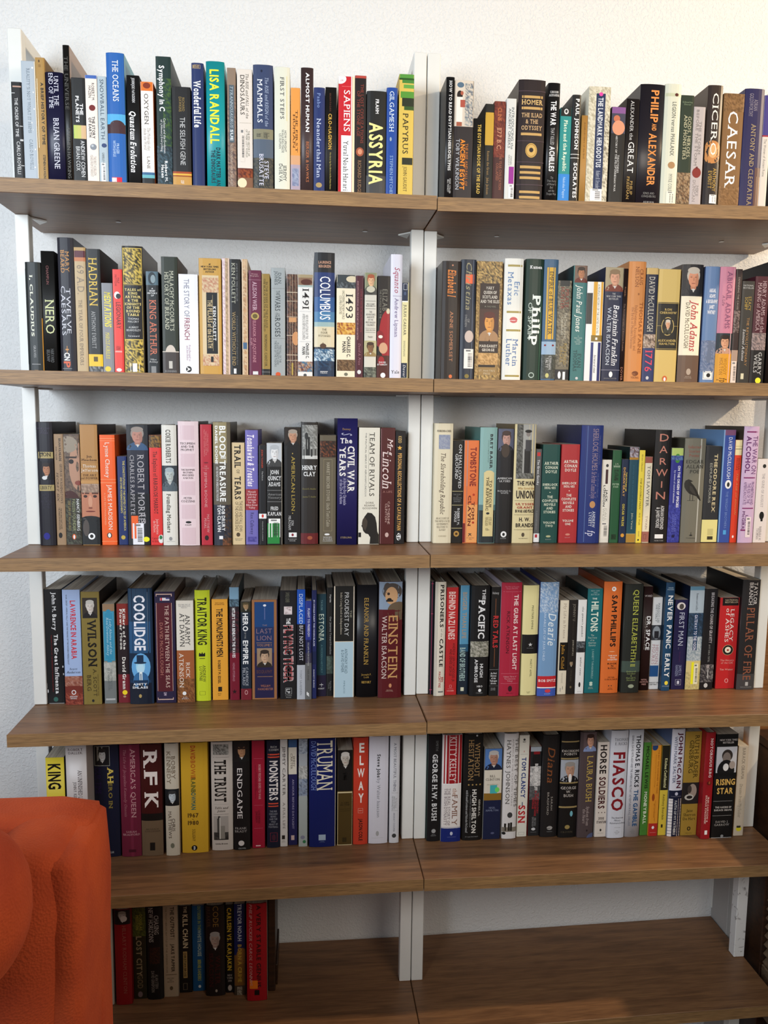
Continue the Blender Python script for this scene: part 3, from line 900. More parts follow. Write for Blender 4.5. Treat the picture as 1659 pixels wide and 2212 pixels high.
-3542 -3299 900 1629 2055 p 6c2545|burgundy paperback with white title and gold roundel on the second left shelf|R 1876 1869 0 100 a87c8c|H 2002 1932 15 80 caa n Women/Biography|T 1835 1288 32 66 d8b8c4 s ALISON WEIR|E 1252 1110 18 82 b8a060|E 1225 1137 30 70 6c5c30|T 1092 286 32 58 c8909c s ELEANOR OF AQUITAINE|T 762 619 12 28 c8909c n A LIFE|R 115 52 30 72 ddd
-3288 -3132 900 1628 1996 p 9c8242|narrow mustard paperback with dark serif title on the second left shelf|T 1904 893 20 76 4c4020 s IN THE WAKE OF THE PLAGUE/THE BLACK DEATH & THE WORLD|T 830 219 34 66 3c3018 s NORMAN F. CANTOR|R 165 47 0 100 222|R 111 102 0 100 888
-3107 -2833 900 1628 2114 p a3a9aa|light grey paperback with dark grey title and penguin-orange oval on the second left shelf|T 2053 1788 24 74 5c6468 s DAN/JONES|T 1585 1292 28 66 3c4448 s WARS|T 1682 1594 36 62 5c6468 s THE|T 1265 1167 28 62 5c6468 n OF/THE|T 1158 791 28 66 3c4448 s ROSES|T 720 215 22 72 6c7478 n THE FALL OF THE/PLANTAGENETS AND/THE RISE OF THE TUDORS|R 1729 1723 0 100 888|R 768 762 0 100 888|E 110 25 30 66 d05c2c
-2804 -2596 900 1627 2005 p 6c4a38|brown tartan-patterned paperback on the second left shelf|N 2005 40 0 100 5c3c30 2c1c18 7c5844|R 2005 40 30 32 d8c8b0|R 2005 40 52 54 d8c8b0|R 2005 40 80 82 c8b8a0|R 1664 1652 0 100 d8c8b0|R 1495 1485 0 100 c8b8a0|R 1192 1184 0 100 c8b8a0|R 1175 1085 20 90 c8986c|R 834 825 0 100 d8c8b0|E 906 637 50 120 c89468|R 456 446 0 100 d8c8b0|R 348 339 0 100 d8c8b0|R 294 58 45 60 b8a054
-2588 -2295 900 1626 2008 p e6e4e0|white paperback with curly black year numerals above banner on the second left shelf|R 2008 1769 0 100 8c6c54|E 1920 1805 20 95 5c3024|R 1805 1766 0 100 a8b8b4|R 2008 1946 0 100 a89878|T 1725 1351 32 76 2c2828 s 1491|R 1301 1295 12 88 bbb|T 1253 751 30 72 888 n NEW REVELATIONS OF THE/AMERICAS BEFORE COLUMBUS|R 718 712 12 88 bbb|T 688 390 28 78 333 b CHARLES C./MANN|N 327 127 0 100 6c3c34 4c7c98 c8a480|E 91 27 38 60 555
-2265 -1867 900 1625 2435 h 232a3c/20222c|tall sea-blue hardcover with a sailing ship and big title on the second left shelf|R 2435 2047 0 100 1c1e24|H 2286 2136 20 82 c89c84 b LAURENCE/BERGREEN|R 2056 1585 0 100 223a70|R 1585 1300 0 100 2c5c94|R 1300 1102 0 100 4c80a8|R 1102 1013 0 100 9cb4b4|R 1013 616 0 100 d8cdb0|T 1976 1147 28 82 fff n COLUMBUS|H 986 805 20 80 6c6450 s THE/FOUR/VOYAGES|E 688 589 28 60 5c4434|R 706 616 42 45 5c4434|R 580 344 0 100 3c7498|N 580 344 0 100 3c6c90 c8d8e0 2c5070|R 344 35 0 100 1c3450|N 344 162 0 100 1c3450 2c5070 14243c|E 235 135 30 68 1c3450|H 126 89 30 65 ccc s VIKING|R 144 133 30 68 ddd
-1827 -1452 900 1624 2029 p ede2c8|cream paperback with curly black year numerals and map bands on the second left shelf|R 2029 1768 0 100 3c4448|E 2008 1884 50 110 d8ccb0|N 1884 1768 0 100 3c4448 6c7478 2c3034|T 1643 1186 50 88 222 s 1493|T 1723 1168 14 44 776 n UNCOVERING THE NEW WORLD/COLUMBUS CREATED|N 1105 871 3 100 d09c3c 8c3028 e8c070|T 835 427 30 78 333 b CHARLES C./MANN|N 381 162 5 100 6c5034 8c7050 4c3824|E 126 62 42 62 776
-1446 -1293 900 1622 2021 p 54202f|narrow dark red paperback with pinkish script on the second left shelf|T 1759 932 60 82 9c3c48 s LOVE & HATE IN JAMESTOWN|T 1919 779 18 36 c8a0a0 n JOHN SMITH, POCAHONTAS, AND THE START OF A NEW NATION|T 706 287 38 70 a87880 i David A. Price|E 187 105 25 75 ddd
-1271 -1032 900 1622 2085 p d4d0c4|pale paperback with a ruffed portrait at the head on the second left shelf|P 2085 1658 0 100 8c9070 e0b890 a85c3c 4c4c48|E 1828 1703 15 85 c8c4b0|R 1541 1535 8 92 555|R 1392 1386 8 92 555|R 1013 1007 8 92 555|R 932 926 8 92 555|H 1497 1425 12 88 666 n BIG CHIEF/ELIZABETH|H 1353 1046 10 90 777 n THE/ADVENTURES/AND FATE/OF THE/FIRST ENGLISH/COLONISTS|H 983 956 10 90 777 n GILES MILTON|H 856 820 30 70 444 s Picador|P 766 456 0 100 b8b088 8c6848 4c3828 9c8458|N 246 45 0 100 5c6058 888c7c 34342c
-1014 -767 900 1621 2033 p 27211f|black paperback with a figure in red robes on the second left shelf|T 1774 1352 40 80 888478 s ELIZAB|T 1765 1207 16 32 888478 n THE STRUGGLE FOR THE|E 1370 390 15 150 a0242c|E 972 645 -20 60 8c2028|E 1406 1297 72 100 d8ccb0|E 881 818 10 45 e8e4d8|E 736 517 15 85 d0a484|R 481 41 0 100 54241c|E 463 280 10 60 a0242c|H 371 280 5 85 ddd b DAVID/STARKEY|E 142 41 30 70 eee
-759 -526 900 1620 2454 h dcdbe6|tall glossy white hardcover with pink-red italic title on the second left shelf|T 2202 1710 34 80 a83c5c i Squanto|T 1602 851 38 70 6c5c8c s Andrew Lipman|R 1653 1647 20 95 6c5c8c|H 190 120 15 85 333 s Yale
-520 -391 900 1619 1918 p e2d9a8|small yellow and navy paperback beside the white post on the second left shelf|R 1918 1563 0 88 1f2c4a|F 1895 1778 18 75 ddd|E 1743 1671 25 60 4c5c7c|R 1559 1541 0 88 fff|T 1491 893 26 66 3c3c44 s JULIUS CAESAR|T 784 473 30 56 887 s SHAKESPEARE|R 345 50 0 88 1c2c44|T 308 69 26 66 ddd i Dover
=R2
279 654 900 1620 2359 h 2e231d|plain dark brown hardcover with ornate orange title on the second right shelf|E 2291 2261 49 58 c88c6c|T 2189 1675 30 76 d8843c I Elizabeth I|T 1376 388 44 62 b8805c s ANNE SOMERSET|E 130 56 44 62 d8743c
661 963 900 1621 2399 h 2b3240|dark slate hardcover with orange price sticker and barcode label on the second right shelf|T 2352 1412 32 70 a09878 i Christina|R 2388 52 76 84 5c6474|R 2109 1929 28 86 ee7044|T 1321 1084 28 62 999 n OF/SWEDEN|E 1011 772 30 90 c8b8b0|B 644 256 28 92 eeeae4|E 145 61 35 65 887838
979 1501 900 1624 2377 p a08250|thick ornate tan paperback with a red-haired woman's face on the second right shelf|N 2377 1948 0 100 a08250 3c3428 d0b070|R 1948 1439 14 92 33221c|H 1903 1548 16 90 d8d0c4 S MARY/QUEEN OF/SCOTLAND/AND THE ISLES|H 1503 1472 22 88 998 s A NOVEL|P 1439 807 14 90 4c3028 d89c50 5c2820 a88460|R 807 576 14 90 30201c|H 752 595 16 86 d8d0c4 S MARGARET/GEORGE|N 567 336 0 100 c09860 a07c48 d8b078|R 336 289 14 80 2c2018|H 243 131 16 80 d8c8a8 s ST. MARTIN'S/PRESS|N 131 38 0 100 a08250 3c3428 d0b070|N 1948 131 0 12 a08250 6c5434 c8a870|N 1948 131 90 100 a08250 6c5434 c8a870
1540 1931 900 1626 2445 h e6e5de|ivory hardcover with large pale blue two-line lettering on the second right shelf|R 2322 2282 16 92 a89858|R 1413 1373 16 92 a89858|R 1050 1009 16 92 a89858|R 138 101 16 92 a89858|T 2168 1532 16 84 5c84b4 s Eric/Metaxas|E 1294 1175 32 74 c86464|R 1230 1219 32 74 eee|T 853 315 16 84 5c7cac s Martin/Luther
1981 2347 900 1628 2445 h 19372c|glossy dark green hardcover with tall white lettering on the second right shelf|H 2312 2243 22 88 e8e8e8 S Kamen|T 1724 730 42 90 e8eee8 S Philip|T 1587 869 18 40 c8d4cc n OF SPAIN|E 196 84 30 62 b8c8c0|E 178 103 34 58 19372c|R 1715 50 87 92 3c6454
2354 2651 900 1629 2447 h 486884|slate blue hardcover with long yellow title cartouche on the second right shelf|R 2288 866 20 78 d8ac38|T 2206 959 38 66 2c2c28 s EMPIRE of BLUE WATER|R 820 560 0 100 9cb4cc|E 764 727 15 30 822|E 764 727 70 85 822|R 560 261 0 100 4c504c|N 560 73 0 100 4c504c 606460 3c403c|T 532 261 28 72 ccc n STEPHAN/TALTY|E 186 92 30 55 c8c480
2657 2941 900 1631 2041 p 76705f|smoky grey-brown paperback with red and gold lettering on the second right shelf|N 2041 321 0 100 76705f 4c4840 98907c|R 2041 1931 0 100 2c3030|T 1904 1472 20 84 8c3028 s PIRATE/HUNTER|T 1399 881 30 74 c8c4b4 s The True Story of/Captain Kidd|T 788 359 28 82 a89050 s RICHARD/ZACKS|R 265 58 0 100 2c2c30|E 227 77 20 42 fff|R 218 58 56 74 eee
2971 3258 900 1632 2347 p 3f7878/1f3c40|teal paperback with a man's portrait and white script title on the second right shelf|P 2347 2008 8 100 7c6458 b8805c 34241c 6c2c24|T 1957 1035 28 70 f0f0e8 i John Paul Jones|H 961 765 20 80 b8ccc8 n A/NEW YORK/TIMES/NOTABLE/BOOK|T 663 232 18 80 24484c s EVAN/THOMAS|E 119 63 40 60 ccc
3270 3617 900 1634 2034 p e8e8e8|white paperback with yellow upper and blue lower stripes on the second right shelf|R 2034 966 38 96 dca838|R 2034 966 62 80 f4f0e4|R 1808 1190 0 34 3c3c3c|T 1983 1004 64 76 555 n A PEOPLE'S HISTORY OF THE UNITED STATES|R 966 840 34 100 8c7434|R 920 873 60 72 fff|R 821 19 34 50 34407c|R 821 19 78 94 252c6c|T 565 208 56 70 666 i howard zinn
3634 4022 900 1636 2329 p 1c2747|navy paperback with an old man's portrait and white script title on the second right shelf|P 2329 1848 2 100 a89c80 d8a488 8c7458 7c3828|H 1826 1675 10 90 ccc n THE/NEW YORK TIMES/BESTSELLER|T 1577 364 52 84 f0f0f4 i Benjamin Franklin|T 1531 373 20 42 ccd4e0 n WALTER ISAACSON|R 272 260 0 100 889|E 238 119 42 62 eee|H 105 81 15 85 999 s SIMON & SCHUSTER
4030 4118 900 1636 2311 p 2a1c1c|very thin dark brown booklet squeezed between thicker books on the second right shelf|T 1943 1759 30 62 a87858 s Franklin|T 1611 660 30 62 907060 s The Autobiography of Benjamin Franklin|T 330 56 20 70 b07860 s DOVER
4124 4493 900 1638 2455 h cf8f56|tall copper-orange hardcover with brown lettering on the second right shelf|T 2343 1948 36 84 8c5430 s CRAIG/NELSON|T 1643 607 70 90 94582c s THOMAS PAINE|T 1578 672 24 60 a0683c s Enlightenment, Revolution, and/the Birth of Modern Nations|E 252 153 42 80 7c4828|R 195 187 42 80 cf8f56|H 138 93 38 84 8c5838 s VIKING|E 1828 1782 55 65 a06838
4505 4758 900 1639 2339 p 212a42|narrow navy paperback with beige head and pink year at foot on the second right shelf|R 2339 2210 0 100 cbb074|T 2159 1063 26 76 ccc8bc s DAVID McCULLOUGH|R 1007 744 0 100 a89484|N 1007 725 0 100 a89484 3c2c28 c8b8ac|R 729 5 0 100 34406c|T 668 243 22 84 e04c64 s 1776|E 154 82 35 60 ccc
4770 5241 900 1641 2323 p d2b873|pale gold paperback with black centre panel and oval portrait on the second right shelf|R 1658 693 0 100 1c1c1a|R 1645 1634 0 100 b8a060|R 721 712 0 100 b8a060|H 1546 1416 12 88 c8b070 S RON/CHERNOW|R 1185 1179 0 100 b8a060|E 1360 985 22 80 c8b070|E 1345 1000 25 77 242420|P 1332 1013 32 70 242420 d8a888 c8c0b4 3c3c30|H 919 787 10 92 c8b070 S ALEXANDER/HAMILTON|E 166 48 38 60 cc6830|E 134 52 44 54 eee
5273 5719 900 1643 2431 h efe6cf/6c6058|white-centred hardcover with man's portrait head and taupe foot on the second right shelf|R 2431 1790 0 100 1c1c20|P 2424 1794 0 100 24242a d89878 c0b8ac 22242c|T 1697 682 48 84 b83c40 i John Adams|T 1659 739 22 42 6c6458 s DAVID McCULLOUGH|R 591 5 0 100 70594a|E 321 188 40 62 b8a898|H 169 111 32 68 b8a898 s SIMON &/SCHUSTER
5765 6078 900 1645 2398 h 6c88b0/5c6c94|steel blue hardcover with white art-deco lettering on the second right shelf|H 1972 1422 12 92 eef b ABIGAIL/ADAMS/A BIOGRAPHY/JANET/WHITNEY|N 903 253 0 100 7484a0 8c94ac 54688c|E 903 435 0 120 6c7890|R 272 99 18 88 eee|F 253 123 22 84 222|E 232 145 42 70 222
6084 6427 900 1647 2400 h c8869c|pink hardcover with a woman's portrait and yellow foot on the second right shelf|T 2298 1151 44 76 8c5878 s ABIGAIL ADAMS|T 1820 1616 20 36 8c5878 i A Life|P 1056 635 0 100 20323c d8a484 2c1c18 c89c84|R 635 30 0 100 dba035|R 2400 30 84 88 e8c0c8|T 548 203 24 74 a87828 s WOODY/HOLTON|T 140 49 30 80 5c3c18 i fp
6439 6571 900 1647 2366 p 3a2c2c|slim brownish-black paperback with barcode label at foot on the second right shelf|T 2199 1541 34 64 a89c94 n DEFENDING THE CAUSE|N 1524 1076 0 100 4c3c3c 8c7c78 2c2020|R 715 480 0 100 b09888|B 489 34 5 92 e8d8cc
6583 6856 900 1649 2129 p 3d3b38|charcoal paperback with yellow author and script title on the second right shelf|H 2062 1964 8 92 bbb n NATIONAL/BESTSELLER|T 1813 1528 26 80 bca050 s STACY/SCHIFF|T 1384 392 52 72 b08858 s THE REVOLUTIONARY|T 1151 501 26 48 ccc i Samuel Adams|R 237 118 30 54 d8d4b8
6864 7169 900 1650 2232 p 4f1b2c|maroon and black hardcover with a yellow dot sticker on the second right shelf|T 2131 1085 18 84 c0a8ac s HENRY ADAMS and the/MAKING of AMERICA|R 1076 723 0 100 8c7c7c|N 1076 723 0 100 8c7c7c b09c98 5c5458|R 723 40 0 100 18181c|T 678 214 22 82 ccc s GARRY/WILLS|D 155 34 42 82 f0e83c
7212 7424 900 1651 2555 h 1c191a|tall black book cut off by the right photo edge on the second right shelf|
=L3
-7819 -7505 1484 -1817 2513 h 25222c/2a2026|dark aubergine hardcover with a portrait between banners at far left on the third left shelf|H 2408 2268 10 88 5c5468 s HARLOW/GILES/UNGER|R 1914 1783 8 98 b0a070|T 1896 1802 20 40 333 s L|P 1727 1351 12 98 1c1820 b88464 2c1c18 1c1c20|E 1427 1351 28 60 ddd|R 1248 1125 8 98 b0a070|H 1896 1811 15 85 2c2420 s LION|H 1220 1144 15 85 2c2420 s LIBERTY|H 1068 756 15 85 4c4858 s PATRICK/HENRY/AND THE CALL/TO A NEW/NATION|E 270 126 25 65 28288c
-7497 -7314 1510 -1817 2274 p a4886a|tan paperback with black stencil letters and little running figure on the third left shelf|T 2186 1727 52 76 2c2018 b BRIAN KILMEADE|T 2018 1746 18 32 2c2018 n DON YAEGER|T 1671 867 56 80 4c3c2c s GEORGE WASHINGTON'S|T 1501 914 18 40 4c3c2c i SECRET SIX|T 781 323 25 65 2c2018 n THE SPY RING THAT SAVED/THE AMERICAN REVOLUTION|E 265 150 20 60 1c1410
-7305 -6999 1504 -1816 2272 p 5b4a40|brown paperback whose spine is filled by half a face on the third left shelf|N 2272 972 0 100 6c5a50 84705c 50443c|E 2103 1124 30 160 b89078|E 2234 1897 -40 90 9c9080|R 1822 1785 10 80 3c2c24|E 1766 1672 30 62 2c2420|E 1332 1237 65 110 8c4c40|E 1124 743 -30 90 4c2824|R 972 24 0 100 3c352c|N 972 24 0 100 3c352c 5c6050 2c241c|T 953 303 72 90 eee n NANCY ISENBERG|T 953 303 44 64 9ca078 n FALLEN FOUNDER|T 934 303 18 34 a08c54 i THE LIFE OF Aaron Burr|E 236 120 38 62 d8682c|E 216 130 44 56 eee
-6975 -6628 1467 -1815 2469 p b58850/3c2418|tan-headed paperback with a close-cropped face on its lower half on the third left shelf|H 1863 1722 8 92 5c3c20 s Jon/Meacham|R 1701 1696 0 100 8c6438|H 1675 1505 5 95 f0e4d4 s Thomas/Jefferson|H 1477 1354 5 95 6c4828 s THE ART/of POWER|R 1335 1279 0 100 c4965c|R 1269 498 0 100 c08468|N 1269 1089 0 100 8c7464 a88c78 bca490|R 1089 1061 5 45 5c3424|R 1089 1061 60 95 5c3424|E 1042 985 12 34 3c241c|E 1042 985 66 88 3c241c|E 1032 785 38 62 d09c80|E 794 756 38 62 8c5040|E 718 689 22 78 7c3830|E 613 268 -40 140 222426|R 498 18 0 100 222426|E 536 191 5 40 5c5450|E 259 124 32 72 fff|E 230 153 42 62 222
-6592 -6291 1472 -1814 2266 p f06a28|bright orange paperback with white serif title and penguin oval on the third left shelf|R 2195 2184 0 100 f8a070|R 2150 2143 0 100 f8a070|T 2109 1393 36 66 fbe8dc s Lynne Cheney|R 1364 1355 0 100 f8a070|R 1298 1286 0 100 f8a070|T 1250 327 46 74 fbe8dc s JAMES MADISON|T 1089 420 22 32 f8b890 n A LIFE RECONSIDERED|R 88 77 0 100 f8a070|E 266 150 34 66 1c1c1c|E 254 160 40 60 f8f0e8
-6257 -6071 1484 -1813 1832 p 20346c|short navy paperback with yellow stencil title on two lines on the third left shelf|T 1743 301 58 82 c8ba68 b THE CONSTITUTION OF THE UNITED STATES OF AMERICA|T 1402 667 28 50 c8ba68 b AND OTHER FOUNDING DOCUMENTS|E 205 118 25 70 c8b050
-6052 -5623 1447 -1812 2477 p 232436|dark navy paperback with portrait, orange tag and yellow dot sticker on the third left shelf|P 2477 1959 0 98 2c2c30 c08c7c 9c9088 3c5c80|T 1859 440 48 80 b8b4b8 s ROBERT MORRIS|T 1859 632 14 34 b4b0b4 s CHARLES RAPPLEYE|R 1072 15 0 100 1c1d24|T 632 440 60 82 b8b4b8 s IS|B 459 15 20 72 eeeef4|D 613 141 14 46 f07038|D 179 73 68 96 f4f02c
-5604 -5365 1428 -1811 2267 p e03e3a|red paperback with gilt relief picture at its head on the third left shelf|N 2267 2013 0 100 3c2818 9c7430 5c4020|T 1938 653 32 66 2c1010 s The Exploits of BARON DE MARBOT|T 547 229 22 72 f0c8c0 s Jean-Baptiste/de Marbot|H 180 55 10 70 8c2018 s Carroll/& Graf|E 219 45 62 110 e8e8e4|E 209 122 72 95 2c7c4c
-5350 -5050 1404 -1810 2476 h e4e1d8|ivory hardcover with a bonneted lady's photo in the middle on the third left shelf|T 2382 1704 30 64 6c6860 S COKIE ROBERTS|P 1651 1124 0 100 3c444c c0c8c4 a8b4b8 5c6870|T 1067 269 30 58 6c6860 S Founding Mothers|E 182 105 40 62 999|R 89 83 25 80 999
-5016 -4602 1365 -1809 2554 h e8d3d6/3c2828|pale pink hardcover with fine ruled lines on the third left shelf|R 2470 2179 14 80 ddc4c9|H 2138 1944 10 82 443c40 n TECUMSEH/AND THE/PROPHET|R 1896 1632 14 80 ddc4c9|H 1597 1375 14 80 5c5054 n THE SHAWNEE/BROTHERS/WHO DEFIED/A NATION|R 1337 1051 14 80 ddc4c9|H 1019 892 12 78 443c40 n PETER/COZZENS|R 850 562 14 80 ddc4c9|E 514 466 32 60 333|H 447 412 30 60 555 n KNOPF|R 379 31 14 80 ddc4c9
-4574 -4347 1382 -1808 2494 p bb3040|crimson paperback with slanting pink lettering on the third left shelf|T 2388 1841 30 75 d88080 n COLONIAL SETTLERS,/TRIBAL NATIONS, AND THE/FIGHT THAT SHAPED AMERICA|H 1661 1537 20 75 d89090 s THE/TAKING/OF|T 1527 790 34 58 d8a0a0 s JEMIMA BOONE|T 646 269 25 75 d8a0a0 s MATTHEW/PEARL|E 211 104 30 66 2c1418|E 1727 1699 30 70 7c1c28
-4310 -3961 1351 -1807 2545 h 6a6251/4c4434|olive-to-slate hardcover crowded with bold white vertical text on the third left shelf|R 2545 1711 0 78 9c906c|R 1711 851 0 78 655d50|R 851 5 0 100 343844|N 851 5 60 100 343844 5c4838 1c1c24|N 155 5 50 100 5c4030 8c5838 343028|T 2467 1834 38 76 f4f4f0 b BLOOD|T 1825 1796 44 76 f4f4f0 n AND|H 1853 1796 42 74 f4f4f0 b AND|T 1768 918 38 74 f4f4f0 b TREASURE|T 2467 1692 12 28 f4f4f0 b DANIEL BOONE|T 1635 928 16 30 ddd n AND THE FIGHT FOR AMERICA'S FIRST FRONTIER|T 851 291 20 68 eee b BOB DRURY/TOM CLAVIN|R 204 136 30 52 eee
-3947 -3684 1406 -1806 2128 p dbc59c|cream paperback with black serif title reading TRAIL OF TEARS on the third left shelf|T 2080 1604 24 74 2c241c S TRAIL|T 1575 1489 38 62 4c4438 s OF|T 1432 951 24 74 2c241c S TEARS|T 922 282 22 84 6c5c44 n THE RISE AND FALL JOHN/OF THE CHEROKEE EHLE|E 262 175 32 62 5c4c38|H 145 87 20 80 776 n ANCHOR/BOOKS
-3670 -3410 1431 -1806 2387 p 7a73b8|lavender paperback with white script title and red middle panel on the third left shelf|T 2300 1228 18 74 f4ecf4 I Tomahawks & Treaties|R 1167 729 0 100 a03038|H 1141 754 5 95 f0d8d8 s Micajah/Callaway/and the/Struggle/for the/Ohio River/Valley|T 676 218 38 66 3c3468 n Rex Callaway|N 169 62 15 85 5c54a0 6c64ac 4c4890
-3390 -3241 1359 -1805 2076 p 222226|thin black paperback with a small white label band on the third left shelf|T 1990 1609 35 58 c84c30 n JOHN TANNER|T 1542 1350 40 58 ccc s The Falcon|R 660 559 0 100 f0f0f0|E 650 578 35 65 d04030|T 500 91 40 55 aaa n PENGUIN CLASSICS
-3234 -2911 1378 -1804 2126 p 232222|black and white paperback with a green-edged barcode sticker on the third left shelf|P 2126 1637 2 98 c8ccd0 e8e8e8 b8bcc0 484848|H 1589 1214 8 92 e0e0e0 S JOHN/QUINCY/ADAMS|R 1149 1143 5 95 aaa|H 1098 963 8 92 999 i American/Visionary|R 912 906 5 95 aaa|H 827 604 8 92 ddd S FRED/KAPLAN|R 2126 5 94 97 b0a898|D 458 28 6 82 2c8c44|B 555 165 12 86 f4f4f0
-2874 -2533 1414 -1803 2440 p 1d1a1b/2c2018|black paperback with a grey-haired head at top and gold title on the third left shelf|P 2440 2039 5 98 2c2018 c8987c a89c90 1c1a1b|E 1924 1895 48 54 c8b060|T 1847 715 44 66 b8a050 s AMERICAN LION|E 676 651 48 54 c8b060|T 608 314 25 60 ccc s JON/MEACHAM|R 256 157 28 76 eee|E 236 177 44 58 8c2030|H 134 63 25 75 bbb n RANDOM/HOUSE
-2527 -2173 1425 -1802 2557 h 302a27/282420|glossy dark hardcover with an engraved orator scene and maroon foot on the third left shelf|R 2500 1798 8 96 8c8c88|N 2500 2002 8 96 8c8c88 6c6c68 acaca8|R 1868 1798 8 96 d4d4d0|E 2347 2194 22 42 333|R 2251 1868 28 52 2c2c2c|R 2002 1848 58 66 2c2c2c|N 2194 2002 55 94 8c8c88 4c4c48 c0c0bc|H 1685 1424 8 92 e8e8e8 S HENRY/CLAY|H 1191 1152 10 90 8c8450 n David S. Heidler|H 1026 987 10 90 8c8450 n Jeanne T. Heidler|R 242 12 0 100 6c2024|E 183 104 38 68 a85c40
-2139 -1795 1405 -1801 2293 p 6c6351/50483c|grey-brown paperback with dark picture panel and thin frame on the third left shelf|R 2178 1832 0 100 3c2c24|N 2163 1842 3 97 2c2018 8c5030 3c2820|F 1793 283 24 76 a49878|T 1726 920 42 62 b8b09c s HARRIET BEECHER STOWE|T 881 381 42 64 b8b09c i Uncle Tom's Cabin|E 233 194 30 62 eee|H 174 56 20 80 ccc s BARNES/& NOBLE/CLASSICS
-1775 -1358 1323 -1800 2644 p 2b2860/2c2c50|tall indigo paperback with large white two-line serif title on the third left shelf|H 2441 2397 25 65 b08c5c s Denney|T 2345 2298 20 75 b0b0c8 i S|H 2231 2116 14 74 ece8e8 S The|T 2072 1113 52 88 f0ece8 S CIVIL WAR|T 2049 1443 12 44 f0ece8 S YEARS|T 1404 841 12 48 a8a4c0 S A Day-by-Day Chronicle/of the Life of a Nation|H 174 135 18 74 b09c74 s STERLING
-1328 -887 1363 -1798 2457 p e6e1d2|ivory paperback with a dark bowed head silhouette at foot on the third left shelf|T 2358 1021 52 76 3c3830 s TEAM OF RIVALS|R 2348 1197 47 48 776|T 2348 1021 30 38 777 n THE POLITICAL GENIUS OF ABRAHAM LINCOLN|H 914 743 20 88 6c6458 n DORIS/KEARNS/GOODWIN|Q 679 5 8 99 24201d 25 12 40 0 62 2 80 14 88 34 92 60 99 70 99 99 52 99 55 78 44 68 30 66 18 58 14 48 8 42 14 34 16 22|Q 590 275 16 46 4c4238 20 15 60 5 95 30 90 60 60 95 20 70 5 45|R 255 156 2 14 26221f
-867 -567 1367 -1797 2457 p 57201f/481c1c|glossy maroon paperback with large white script lettering on the third left shelf|R 2438 14 2 4 c8a0a0|T 2226 1849 46 86 e8d4d0 i Mrs.|T 1956 1197 14 80 e8d4d0 i Lincoln|H 1135 1090 18 84 a87870 s A LIFE|T 913 431 34 70 c8a8a0 n CATHERINE/CLINTON|E 252 153 36 62 ccb0a8
-559 -345 1400 -1797 2389 p 171315|black paperback with gold star and gold stencil title on the third left shelf|T 2285 2140 30 64 c8a86c b KIDD|S 2092 1985 18 70 e8b44c|T 1927 296 28 68 d8a860 b PERSONAL RECOLLECTIONS OF A CAVALRYMAN|E 237 77 22 66 eee|T 227 77 28 60 222 S SP
=R3
279 673 1440 -1792 2557 h e3d9be|cream hardcover with blue sketch and thin brown script on the third right shelf|H 2415 2370 12 88 5c5040 S FEHRENBACHER|N 2318 2016 22 84 a8acb8 8c94ac 98a0b4|T 1947 634 36 62 5c4c40 i The Slaveholding Republic|H 574 265 10 90 776c5c s AN ACCOUNT OF/THE UNITED STATES/GOVERNMENT'S/RELATIONS TO/SLAVERY|H 174 138 30 72 998c74 s OXFORD
683 913 1451 -1793 2195 p 1b1815|black paperback with white serif words and gold flower on the third right shelf|T 2117 1181 20 84 ddd s ON HALLOWED/GROUND|R 1128 1116 0 100 b8ac80|H 1072 883 8 88 888 n THE STORY/OF/ARLINGTON/NATIONAL/CEMETERY|R 829 818 0 100 b8ac80|T 754 394 22 76 ccc b ROBERT M./POOLE|R 334 321 0 100 b8ac80|E 269 143 20 72 b8904c|E 233 177 34 58 4c3418
925 1242 1450 -1794 2206 p e58048/8c8c90|orange paperback with dark red western title on the third right shelf|R 2206 16 0 24 8c7c7c|R 2206 1233 0 24 989aa4|R 434 16 0 16 7c2428|T 2061 1233 42 86 8c2c24 b TOMBSTONE|R 835 16 24 97 eca868|T 1034 374 32 80 6c2820 S TOM/CLAVIN|E 1074 1024 62 78 b84028|E 474 424 62 78 b84028|T 213 143 40 62 333 b K|H 133 72 30 80 865 n ST. MARTIN'S/PRESS
1255 1625 1436 -1794 2487 h 90b4b0/5c8c88|pale aqua hardcover with cream ornamental plaque on the third right shelf|R 717 13 0 100 2c3438|R 837 717 0 100 5c7c80|T 2344 1613 58 74 2c3438 S BRET BAIER|T 2223 1731 46 50 5c7470 n WITH CATHERINE WHITNEY|R 1533 155 26 86 decf9c|E 1573 1474 30 82 decf9c|T 1434 707 40 76 5c5038 S TO RESCUE/THE REPUBLIC|E 677 627 44 64 333|T 577 386 38 80 6c5c3c n ULYSSES S. GRANT,/THE FRAGILE UNION|T 336 286 44 66 333 i ch
1633 1993 1435 -1795 2462 h 242324|black hardcover with a bearded man's photo filling the head on the third right shelf|P 2462 1437 4 96 606478 c49c90 4c3c38 242428|E 2149 1853 22 72 4c4038|H 1437 1318 5 92 ddd n AMERICAN/ULYSSES|H 1159 1069 8 88 ccc n RONALD C./WHITE|E 266 135 32 68 eee|E 232 165 42 58 222|H 124 94 32 66 aaa n RANDOM
